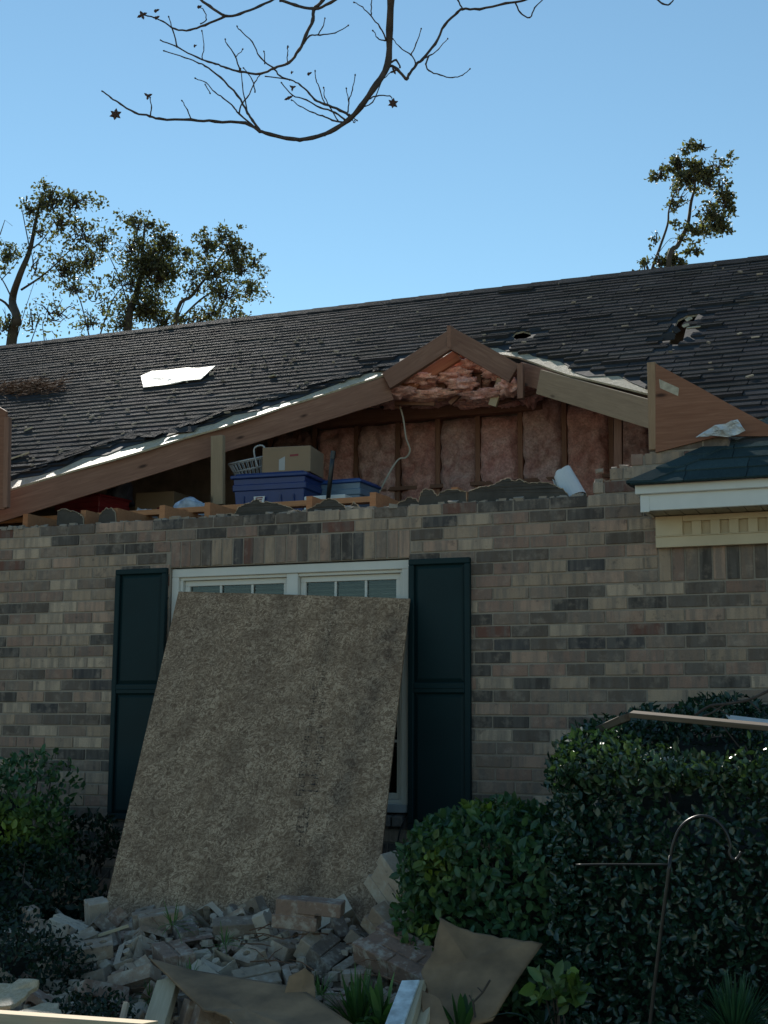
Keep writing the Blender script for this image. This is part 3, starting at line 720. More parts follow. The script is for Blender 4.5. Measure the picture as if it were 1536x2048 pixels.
# ---- porch eave on the right
def porch():
    ye = -.262; zs = 2.596; xL = -1.384
    fb = obj('porch', (lambda m_: (m_.box((xL, ye, zs), (2.0, ye+.02, zs+.09)), m_.box((xL, ye+.02, zs), (xL+.02, -.001, zs+.09)), m_)[2])(MB()), M_fascia, house, bevel=.003)
    m_ = MB(); m_.box((xL-.022, ye-.022, zs+.082), (2.0, ye-.0005, zs+.130)); m_.box((xL-.022, ye-.0005, zs+.082), (xL-.0005, -.001, zs+.130)); obj('crown_trim', m_, M_fascia, fb, bevel=.004)
    m_ = MB(); m_.box((xL, ye-.004, zs-.006), (xL+.045, ye-.0005, zs+.0815)); obj('corner_trim', m_, M_fascia, fb, bevel=.002)
    m_ = MB(); x = xL+.021
    while x < 1.9:
        m_.box((x+.0015, ye+.021, zs-.002+.008), (x+.076, -.002, zs+.014)); x += .0785
    m_.box((xL+.021, ye+.021, zs+.015), (2.0, -.002, zs+.02)); obj('soffit', m_, plain('soffit_vinyl', (.42, .38, .30), .5, var=.05), fb, bevel=.0015)
    yf = -.012
    m_ = MB(); m_.box((-1.353, yf, zs-.158), (2.0, -.003, zs+.004)); fz = obj('frieze', m_, M_cream, fb, bevel=.002)
    m_ = MB(); m_.box((-1.356, yf-.029, zs-.158), (2.0, yf-.0005, zs-.098)); m_.box((-1.357, yf-.036, zs-.104), (2.0, yf-.0005, zs-.097)); obj('frieze_moulding', m_, M_cream, fz, bevel=.002)
    m_ = MB(); m_.box((-1.355, yf-.0285, zs-.0965), (-1.218, yf-.0005, zs+.002)); m_.box((-1.217, yf-.028, zs-.028), (2.0, yf-.0005, zs+.002))
    x = -1.172
    while x < 1.9:
        m_.box((x, yf-.028, zs-.097), (x+.0475, yf-.0005, zs-.0285)); x += .0925
    obj('dentil_row', m_, M_cream, fz, bevel=.0015)
    # hip roof over the porch
    PM = .66; x_e, y_e, z_e = xL-.045, ye-.05, zs+.128
    def fp(x, y, off=0.0): return Vector((x, y, z_e+PM*(y-y_e))) + Vector((0, -PM, 1)).normalized()*off
    def sp_(x, y, off=0.0): return Vector((x, y, z_e+PM*(x-x_e))) + Vector((-PM, 0, 1)).normalized()*off
    T = .72
    m_ = MB(); m_.prism([fp(x_e, y_e), fp(2.0, y_e), fp(2.0, y_e+T), fp(x_e+T, y_e+T)], (0, 0, .005))
    m_.prism([sp_(x_e, y_e), sp_(x_e+T, y_e+T), sp_(x_e+T, y_e+T+.3), sp_(x_e, y_e+T+.3)] if False else [sp_(x_e, y_e), sp_(x_e+.31, y_e+.31), sp_(x_e+.31, -.005), sp_(x_e, -.005)], (0, 0, .005))
    pr = obj('porch_roof', m_, M_felt, fb)
    m_ = MB(); dyp = .125/math.sqrt(1+PM*PM); k = 0; y = y_e-.01
    while y < y_e+T:
        x = x_e+(y-y_e) + (-.13 if k % 2 else -.02) ; y1 = min(y+dyp*1.1, y_e+T)
        while x < 1.9:
            xa = max(x+.002, x_e+(y-y_e)+.02); xb = x+.298
            if xb-xa > .03:
                g = rnd(.8, 1.2); a = .009
                q = [fp(xa, y, .004), fp(xb, y, .004), fp(xb, y1, .004), fp(max(xa, x_e+(y1-y_e)), y1, .004)]
                t_ = [fp(xa, y, .014), fp(xb, y, .014+rnd(0, .002)), fp(xb, y1, .006), fp(max(xa, x_e+(y1-y_e)), y1, .006)]
                m_.hexa(q+t_, (g, g, g, 0))
            x += .3
        y += dyp; k += 1
    obj('porch_shingles', m_, M_shin2, pr)
    m_ = MB(); k = 0; s = -.012
    while s < T-.05:
        a, b = s, s+.17; L0, L1 = (.016, .010)
        hp = lambda t, o: Vector((x_e+t, y_e+t, z_e+PM*t+o))
        for side in (0, 1):
            w_ = .125
            def ed(t, o):
                return (Vector((x_e+t+w_, y_e+t-.0, z_e+PM*t+o)) if side == 0 else Vector((x_e+t, y_e+t+w_, z_e+PM*t+o)))
            g = .85+.3*(k*37 % 10)/10
            m_.hexa([hp(a, .014), hp(b, .008), ed(b, .008), ed(a, .014), hp(a, .028), hp(b, .018), ed(b, .014), ed(a, .024)], (g, g, g, 0))
        s += .125; k += 1
    obj('hip_cap', m_, M_shin2, pr)
porch()
# ================================================================ THINGS IN THE ATTIC
AF = 2.78
def boxthing(mbx, c, ex, ey, h, top=1.0, r=.0):
    """tapered box on ground point c; ex, ey half axes (vectors)"""
    c, ex, ey = Vector(c), Vector(ex), Vector(ey)
    b = [c-ex*top-ey*top, c+ex*top-ey*top, c+ex*top+ey*top, c-ex*top+ey*top]; t = [c-ex-ey, c+ex-ey, c+ex+ey, c-ex+ey]
    mbx.hexa(b+[p+Vector((0, 0, h)) for p in t])
def rotv(a, L): return Vector((math.cos(a)*L, math.sin(a)*L, 0)), Vector((-math.sin(a)*L, math.cos(a)*L, 0))
def tote(name, px0, px1, pytop, y, depth, ang, label, mats, lidh=.03):
    a, b = Y(px0, pytop, y), Y(px1, pytop, y); W = (b-a).length; zt_ = (a.z+b.z)/2; h = zt_-AF
    ex, _ = rotv(ang, W/2); _, ey = rotv(ang, depth/2)
    c = (a+b)/2; c.z = AF; c = c+ey
    t = empty(name, c, label, 'storage tote')
    m_ = MB(); boxthing(m_, c, ex*.93, ey*.93, h-lidh, .88)
    # ribs near the corners
    for s in (-.72, -.35, .35, .72):
        q = c+ex*s*.9-ey*.925; m_.hexa([q-ex*.012-ey*.015*0+Vector((0, 0, .02)), q+ex*.012+Vector((0, 0, .02)), q+ex*.012+ey*.05+Vector((0, 0, .02)), q-ex*.012+ey*.05+Vector((0, 0, .02))] + [p-ey*.02+Vector((0, 0, h*.62)) for p in (q-ex*.012, q+ex*.012, q+ex*.012+ey*.05, q-ex*.012+ey*.05)])
    obj('tub', m_, mats[0], t, bevel=.012)
    m_ = MB(); c2 = c+Vector((0, 0, h*.70)); boxthing(m_, c2, ex*.955, ey*.955, .045, .99); obj('rim', m_, mats[0], t, bevel=.006)
    m_ = MB(); boxthing(m_, c+Vector((0, 0, h-lidh)), ex, ey, lidh*.7, 1.0); boxthing(m_, c+Vector((0, 0, h-lidh*.3)), ex*.88, ey*.88, lidh*.4, 1.03); obj('lid', m_, mats[1], t, bevel=.006)
    return t, c, ex, ey, h
t, c, ex, ey, h = tote('storage_tote', 462, 612, 944, .95, .42, RAD(3), 'large dark blue storage tote with white shield sticker, basket and carton on its lid', (M_blue, M_blue), .035)
f_ = c-ey*.955-ex*.22+Vector((0, 0, h*.52)); m_ = MB(); e1 = ex.normalized(); uz = Vector((0, 0, 1)); nf = -ey.normalized()
sh_ = [(-.04, .03), (.04, .03), (.034, -.018), (.014, -.036), (-.014, -.036), (-.034, -.018)]
m_.prism([f_+nf*.006+e1*a+uz*b for a, b in sh_], nf*.002); st = obj('sticker', m_, M_wplas, t)
m_ = MB()
for k, (w_, z_) in enumerate([(.026, .016), (.022, .004), (.018, -.008)]): m_.prism([f_+nf*.0085+e1*a+uz*b for a, b in [(-w_, z_), (w_, z_+.002), (w_, z_+.009), (-w_, z_+.007)]], nf*.001)
obj('sticker_print', m_, M_red, st)
t2, c2, _, _, h2 = tote('storage_tote', 632, 722, 958, 1.25, .34, RAD(-2), 'smaller translucent blue storage tote standing behind the black vent pipe', (M_clear, M_blue2), .03)
tote('storage_tote', 100, 205, 990, .95, .34, RAD(-8), 'dark red storage box in the shadow under the left valley rafter', (M_red, M_red), .02)
# scribble on the red box
def strokes(name, pts_list, y, mat, parent, r=.002):
    m_ = MB()
    for pl in pts_list: m_.tube([Y(px, py, y) for px, py in pl], r, 4)
    return obj(name, m_, mat, parent)
# cartons
def carton(px0, px1, pyt, pyb, y, depth, ang, label, zb=None):
    a, b = Y(px0, pyb, y), Y(px1, pyb, y); top = Y((px0+px1)/2, pyt, y).z; zb = a.z if zb is None else zb
    W = (b-a).length; ex, _ = rotv(ang, W/2); _, ey = rotv(ang, depth/2); c = (a+b)/2+ey; c.z = zb
    t = empty('cardboard_carton', c, label, 'box'); m_ = MB(); boxthing(m_, c, ex, ey, top-zb); bx = obj('carton_body', m_, M_box, t, bevel=.003)
    m_ = MB(); q = c-ey*1.004+Vector((0, 0, 0)); e = ex.normalized(); H_ = top-zb
    m_.prism([q-ex*.30+uz*(H_*.08), q-ex*.05+uz*(H_*.08), q-ex*.05+uz*(H_*.62), q-ex*.30+uz*(H_*.5)], -ey.normalized()*.001); obj('paper_label', m_, M_dwhite, t)
    m_ = MB(); q = q+uz*0; m_.prism([q+ex*.15+uz*(H_*.6), q+ex*.5+uz*(H_*.62), q+ex*.5+uz*(H_*.70), q+ex*.15+uz*(H_*.68)], -ey.normalized()*.001); obj('carton_print', m_, M_red, t)
    m_ = MB(); m_.box((c.x-ex.x*.98, c.y-.02, top+.0005), (c.x+ex.x*.98, c.y+.02, top+.002)); obj('packing_tape', m_, plain('tape', (.42, .33, .2), .3), t)
    return t
lidz = AF+h+.004
m1 = carton(527, 618, 893, 940, 1.02, .30, RAD(8), 'tan cardboard carton on top of the large dark blue tote', lidz)
carton(272, 346, 984, 1006, 1.3, .26, RAD(4), 'small plain cardboard carton in the dark left half of the attic', AF+.02)
# laundry basket tipped on the tote
bc = Y(500, 938, 1.12); bc.z = lidz
lb = empty('laundry_basket', bc, 'white slatted plastic laundry basket tipped on the blue tote', 'basket')
M3 = Matrix.Translation(bc+Vector((-.01, .06, .075))) @ Matrix.Rotation(RAD(20), 4, 'Z') @ Matrix.Rotation(RAD(-12), 4, 'Y') @ Matrix.Rotation(RAD(10), 4, 'X')
def bk(a, z, R0=.10, R1=.135): r_ = R0+(R1-R0)*z/.12; return M3 @ Vector((math.cos(a)*r_*1.15, math.sin(a)*r_*.8, z-.06))
m_ = MB()
for i in range(30):
    a = 2*math.pi*i/30; m_.tube([bk(a, 0), bk(a, .06), bk(a, .12)], .0035, 4)
obj('basket_slats', m_, M_dwhite, lb)
for z in (.0, .06, .12):
    m_ = MB(); m_.tube([bk(2*math.pi*i/36, z) for i in range(37)], .007 if z > .1 else .0045, 6); obj('basket_rim', m_, M_dwhite, lb, smooth=True)
m_ = MB(); hx = [Y(x, y, 1.08) for x, y in [(516, 935), (510, 915), (508, 900), (513, 893), (524, 891), (530, 897), (531, 903)]]; m_.tube(smooth(hx), .006, 6); obj('handle', m_, M_dwhite, lb, smooth=True)
# bags, roll, tray, pipe
def lump(name, px, py, rx, rz, y, mat, label, cat, seed, ry=.1, amp=.3, kind=None, group=None, flat=None):
    c = Y(px, py, y); m_ = MB(); n_, k_ = 14, 20; s = (Y(px+1, py, y)-Y(px, py, y)).length; vs = []
    for j in range(n_+1):
        for i in range(k_):
            t_, p_ = math.pi*j/n_, 2*math.pi*i/k_
            d = Vector((math.sin(t_)*math.cos(p_), math.sin(t_)*math.sin(p_), math.cos(t_))); k = 1+amp*noise.fractal(d*1.5+Vector((seed, 0, 0)), 1, 2, 3)
            z = c.z+d.z*rz*s*k
            if flat is not None: z = max(z, flat)
            vs.append((c.x+d.x*rx*s*k, c.y+d.y*ry*k, z))
    m_.add(vs, [(j*k_+i, j*k_+(i+1) % k_, (j+1)*k_+(i+1) % k_, (j+1)*k_+i) for j in range(n_) for i in range(k_)])
    return tag(obj(name, m_, mat, smooth=True), label, cat, group, kind)
lump('plastic_bag', 376, 1026, 36, 20, .75, M_cloth, 'crumpled blue and white striped bag between the attic joists', 'bag', 4, flat=AF-.02, amp=.9)
lump('plastic_bag', 290, 1034, 22, 14, .75, M_tyv, 'white rounded bag behind the attic joists left of the striped one', 'bag', 9, amp=.7, flat=AF-.02)
lump('plastic_bag', 240, 985, 22, 34, 1.5, plain('grey_film', (.10, .10, .13), .5, var=.4, scale=14), 'grey plastic bag hanging in the dark left end of the attic', 'bag', 14, amp=.7)
m_ = MB(); a, b = Y(1150, 1000, .20), Y(1124, 946, .30); K = 22; ax = (b-a).normalized(); s1 = ax.cross(Vector((0, 1, 0))).normalized(); s2 = ax.cross(s1)
for k in range(K*2):
    t0, t1 = 2*math.pi*k/K, 2*math.pi*(k+1)/K; r0_, r1_ = .036+.013*k/K, .036+.013*(k+1)/K
    q0 = s1*math.cos(t0)*r0_+s2*math.sin(t0)*r0_*.7; q1 = s1*math.cos(t1)*r1_+s2*math.sin(t1)*r1_*.7
    w0, w1 = .012*math.sin(t0*1.5), .012*math.sin(t1*1.5); n0 = q0.normalized()*.0015; n1 = q1.normalized()*.0015
    m_.hexa([a+q0*1.25, a+q1*1.25, a+(q1+n1)*1.25, a+(q0+n0)*1.25, b+q0+ax*w0, b+q1+ax*w1, b+q1+n1+ax*w1, b+q0+n0+ax*w0])
tag(obj('paper_roll', m_, M_wplas), 'white roll of sheeting leaning on the torn wall top below the right rafter', 'roll')
m_ = MB(); a, b = Y(608, 993, .8), Y(690, 989, .8); m_.box((a.x, .8, AF-.02), (b.x, 1.0, a.z)); tag(obj('white_tray', m_, M_wplas, bevel=.004), 'flat white tray lying beside the foot of the black pipe', 'tray')
pp = empty('vent_pipe', (Y(658, 990, .75).x, .75, AF), 'thin black pipe sticking up between the two blue totes', 'pipe')
m_ = MB(); m_.tube([Y(655, 1010, .75), Y(663, 935, .75), Y(666, 908, .75)], .0145, 12); obj('pipe_shaft', m_, M_black, pp, smooth=True)
m_ = MB(); m_.tube([Y(665, 918, .75), Y(667, 902, .75)], .0165, 12); obj('pipe_coupling', m_, M_black, pp)
# plastic film on the porch side
m_ = MB(); random.seed(3)
n_ = 14; vs = []
outl = [(1394, 878), (1412, 862), (1440, 850), (1476, 838), (1492, 866), (1470, 872), (1430, 876)]
cc = Y(1442, 862, -.06)
def filmthing(outl, y, amp, label, name='plastic_sheet'):
    pts = [Y(px, py, y) for px, py in outl]; c = sum(pts, Vector())/len(pts); m_ = MB(); R_ = 6; vs = [c+Vector((0, -amp, 0))]; n_ = len(pts)*3
    for r_ in range(1, R_+1):
        for i in range(n_):
            k = i/3; a, b = pts[int(k) % len(pts)], pts[(int(k)+1) % len(pts)]; p = a.lerp(b, k % 1); q = c.lerp(p, r_/R_)
            vs.append(q+Vector((0, noise.noise(q*22)*amp-amp*.4, noise.noise(q*17+Vector((5, 0, 0)))*amp*.4)))
    fs = [(0, 1+(i+1) % n_, 1+i) for i in range(n_)]
    for r_ in range(R_-1):
        for i in range(n_): fs.append((1+r_*n_+i, 1+r_*n_+(i+1) % n_, 1+(r_+1)*n_+(i+1) % n_, 1+(r_+1)*n_+i))
    m_.add(vs, fs); o = obj(name, m_, M_tyv); s_ = o.modifiers.new('thick', 'SOLIDIFY'); s_.thickness = .002
    return tag(o, label, 'plastic sheet')
filmthing(outl, -.045, .05, 'crumpled clear plastic sheet caught between porch roof and plywood gable')

# ================================================================ THINGS ON THE ROOF
pl = [(283, 757), (306, 748), (338, 745), (372, 741), (400, 742), (432, 739), (403, 765), (372, 768), (345, 772), (318, 776), (288, 780)]
b = NB('foil_sheet'); v = b.obj(); n1 = b.noise(v, 9, 4, .6, 1.5)
b.set(col=b.ramp(n1, [(.3, (.42, .38, .30)), (.6, (.72, .70, .62))]), rough=.62, spec=.3); b.bump(n1, .02, .6); M_foil = b.mat
m_ = MB(); m_.prism([RP(x, y, .02+.02*noise.noise(Vector((x*.05, y*.05, 0)))) for x, y in pl], RN*.006)
tag(obj('torn_sheet', m_, M_foil), 'bright white torn sheet lying flat on the left of the shingle roof', 'sheet')
m_ = MB(); rs = random.Random(6)
for i in range(420):
    px, py = rs.gauss(45, 34), 0
    py = 783 - (px-20)*.04 + rs.gauss(0, 6)
    if px > 130: continue
    p = RP(px, py, .012+abs(rs.gauss(0, .014))); a = rs.uniform(-.9, .9); L = rs.uniform(.05, .16)
    d = Vector((math.cos(a), math.sin(a)*.8, math.sin(a)*.45+rs.uniform(-.1, .3)))*L
    m_.tube([p, p+d*.5+RN*rs.uniform(-.01, .02), p+d], .0028, 3, c=(1, 1, 1, 0), cap=False)
tag(obj('pine_straw', m_, M_straw), 'brown heap of twigs and pine straw on the shingles at the left edge', 'straw', kind='stuff')
m_ = MB()
for i in range(230):
    x, y = rs.uniform(-8.5, 0), rs.uniform(0, 4)
    if rs.random() < .6: x = rs.gauss(-5.2, 1.2); y = rs.uniform(.4, 3.2)
    if gap2(x, y) or x < -8.6 or y < 0 or y > 4: continue
    p = rp(x, y, .014); s = rs.uniform(.005, .014); a = rs.uniform(0, 3.14)
    d1, d2 = Vector((math.cos(a), math.sin(a)*cosr, math.sin(a)*cosr*RM))*s*rs.uniform(1, 2.2), Vector((-math.sin(a), math.cos(a)*cosr, math.cos(a)*cosr*RM))*s*.6
    t_ = rs.uniform(0, .01)
    m_.hexa([p-d1-d2, p+d1-d2, p+d1+d2, p-d1+d2]+[q+RN*(.003+t_) for q in (p-d1-d2, p+d1-d2, p+d1+d2, p-d1+d2)])
tag(obj('roof_litter', m_, plain('litter', (.30, .25, .19), 1.0, spec=0.0, var=.6, scale=3)), 'small scattered leaf and wood bits over the shingle roof', 'litter', kind='stuff')
for (a_, b_, lab) in [((52, 925), (60, 910), None), ((18, 923), (60, 911), 'thin pale wood splinter on the lowest shingles at the left'), ((50, 865), (66, 860), 'short pale splinter further up the left shingles'), ((540, 757), (552, 756), 'tiny pale splinter on the shingles left of the ridge truss')]:
    if lab:
        p, q = RP(*a_, .012), RP(*b_, .02); m_ = MB(); m_.beam(p, q, .03, .01, top=False); tag(obj('wood_splinter', m_, M_pale), lab, 'splinter')

# ================================================================ BOARD LEANING ON THE WINDOW
TL, TR = Y(357, 1183, -.075), Y(820, 1197, -.075); BL, BR = Y(205, 1835, -1.2), Y(757, 1770, -1.02)
BL2 = TL+(BL-TL)*1.17; BR2 = TR+(BR-TR)*1.36
ex = (TR-TL).normalized(); nrm = ex.cross(BL-TL).normalized()
if nrm.y > 0: nrm = -nrm
ey = nrm.cross(ex).normalized()
if ey.z < 0: ey = -ey
osb = empty('strand_board_panel', (BL2+BR2)/2, 'large strand board panel leaning from the brick rubble against the window', 'board')
m_ = MB(); NX, NY = 12, 18; vs = []
for side in (0, 1):
    for j in range(NY+1):
        for i in range(NX+1):
            u, v = i/NX, j/NY; p = (BL2.lerp(BR2, u)).lerp(TL.lerp(TR, u), v)
            p = p + nrm*(.012*math.sin(u*2.5)*math.sin(v*3)) - nrm*(.012*side)
            if j in (0, NY) : p = p + ey*rnd(-.002, .002)
            vs.append(p)
fs = []
N1 = (NX+1)*(NY+1)
for j in range(NY):
    for i in range(NX):
        a = j*(NX+1)+i; fs.append((a, a+1, a+NX+2, a+NX+1)); fs.append((a+N1, a+N1+NX+1, a+N1+NX+2, a+N1+1))
bd = [i for i in range(NX+1)] + [j*(NX+1)+NX for j in range(1, NY+1)] + [NY*(NX+1)+i for i in range(NX-1, -1, -1)] + [j*(NX+1) for j in range(NY-1, 0, -1)]
for a, b in zip(bd, bd[1:]+bd[:1]): fs.append((a, a+N1, b+N1, b))
m_.add(vs, fs); rotm = Matrix((ex, ey, nrm)).transposed()
obj('panel_sheet', m_, M_osb, osb, origin=BL2, rot=rotm)
# faint stencilled stamps down the board, too worn to read
def onpanel(px, py, off=.004):
    d = ray(px, py); t_ = (BL2-CAM).dot(nrm)/d.dot(nrm); u = 0
    p = CAM+d*t_; q = p-TL; uu = q.dot(ex)/(TR-TL).length
    return p
def panel_pt(u, v, off):
    p = (BL2.lerp(BR2, u)).lerp(TL.lerp(TR, u), v); return p + nrm*(.012*math.sin(u*2.5)*math.sin(v*3)+off)
b = NB('worn_ink'); v = b.obj(); n1 = b.noise(v, 90, 4, .7); b.set(col=(.035, .032, .03), rough=.8)
tr = b.n('BsdfTransparent'); ms = b.n('MixShader', {0: b.ramp(n1, [(.44, (.05, .05, .05)), (.62, (.8, .8, .8))]), 1: tr.outputs[0], 2: b.b.outputs[0]}); b.t.links.new(ms.outputs[0], b.out.inputs[0])
M_ink = b.mat
m_ = None; rs = random.Random(12)
def pbar(u0, u1, v0, v1): m_.add([panel_pt(u0, v0, .0016), panel_pt(u1, v0, .0016), panel_pt(u1, v1, .0016), panel_pt(u0, v1, .0016)], [(0, 1, 2, 3)])
def stencil():
    obj('worn_stencil', m_, M_ink, osb, origin=BL2, rot=rotm)
def glyphrow(u, v, n, s, along=1):
    global m_
    m_ = MB()
    for i in range(n):
        vv = v-i*s*1.1
        for k in range(rs.randint(3, 5)):
            if rs.random() < .5: a = rs.choice([0, .5, 1]); pbar(u+a*s*1.2, u+a*s*1.2+s*.18, vv-s*.75, vv)
            else: a = rs.choice([0, .4, .75]); pbar(u, u+s*1.3, vv-a*s-s*.14, vv-a*s)
    stencil()
glyphrow(.685, .965, 17, .0125)
for (u, v, n, s) in [(.66, .74, 7, .018), (.70, .735, 8, .015), (.66, .60, 7, .02), (.71, .60, 6, .02), (.68, .425, 3, .03), (.60, .27, 5, .02), (.60, .2, 8, .018), (.64, .19, 7, .018)]: glyphrow(u, v, n, s)
m_ = MB(); pbar(.655, .74, .50, .503); stencil(); m_ = MB(); pbar(.66, .75, .462, .466); stencil()

# ================================================================ RUBBLE
BW, BH, BL_ = .092, .057, .194
def cored(L, seed=None, cut=0.0):
    """cored brick lying flat: local x length, y width, z height; three holes through it"""
    x1 = L/2; x0 = -L/2; y = BW/2; outer = [Vector((x0, -y, 0)), Vector((x1, -y, 0)), Vector((x1, y, 0)), Vector((x0, y, 0))]
    if cut:
        r_ = random.Random(seed); outer = [Vector((x0, -y, 0)), Vector((x1-r_.uniform(0, .02), -y, 0)), Vector((x1-r_.uniform(0, .04), -y*.3, 0)), Vector((x1-r_.uniform(0, .02), y*.4, 0)), Vector((x1-r_.uniform(0, .03), y, 0)), Vector((x0, y, 0))]
    holes = []
    n = 3 if L > .15 else 1
    for k in range(n):
        cx = (k-(n-1)/2)*.058 if n > 1 else -L*.12
        holes.append([Vector((cx+.017*math.cos(a), .017*math.sin(a), 0)) for a in [2*math.pi*j/8 for j in range(8)]])
    m_ = MB(); m_.prism([p+Vector((0, 0, -BH/2)) for p in outer], (0, 0, BH), holes=[[p+Vector((0, 0, -BH/2)) for p in h_] for h_ in holes])
    return m_
def chunk(sx, sy, sz, seed):
    r_ = random.Random(seed); m_ = MB(); vs = []
    for dz in (-1, 1):
        for dx, dy in ((-1, -1), (1, -1), (1, 1), (-1, 1)): vs.append((dx*sx*r_.uniform(.55, 1), dy*sy*r_.uniform(.6, 1), dz*sz*r_.uniform(.6, 1)))
    m_.hexa(vs); return m_
def double(seed):
    m_ = MB()
    for k in (-1, 0):
        m_.box((-.097+k*.02, -BW/2, k*.0677+.005), (.097+k*.02, BW/2, k*.0677+.005+BH))
    m_.box((-.09, -BW/2+.006, -.0055), (.085, BW/2-.004, .0055)); return m_
KINDS = []
for nm, f_, lab in [('brick', lambda: cored(BL_), 'whole cored brick'),
                    ('brick', lambda: cored(.12, 3, 1), 'broken half brick'),
                    ('brick', lambda: cored(.155, 8, 1), 'snapped brick with a rough end'),
                    ('mortar_chunk', lambda: chunk(.06, .045, .03, 5), 'shapeless mortar chunk'),
                    ('mortar_chunk', lambda: chunk(.04, .035, .025, 9), 'small mortar crumb'),
                    ('brick_pair', lambda: double(1), 'two mortared bricks')]:
    mb = f_(); o = obj(nm, mb, M_rub, bevel=.003, origin=(0, 0, 0)); KINDS.append((o, lab))
    tag(o, lab, 'brick' if nm != 'mortar_chunk' else 'rubble', 'fallen bricks and mortar in the rubble heap')
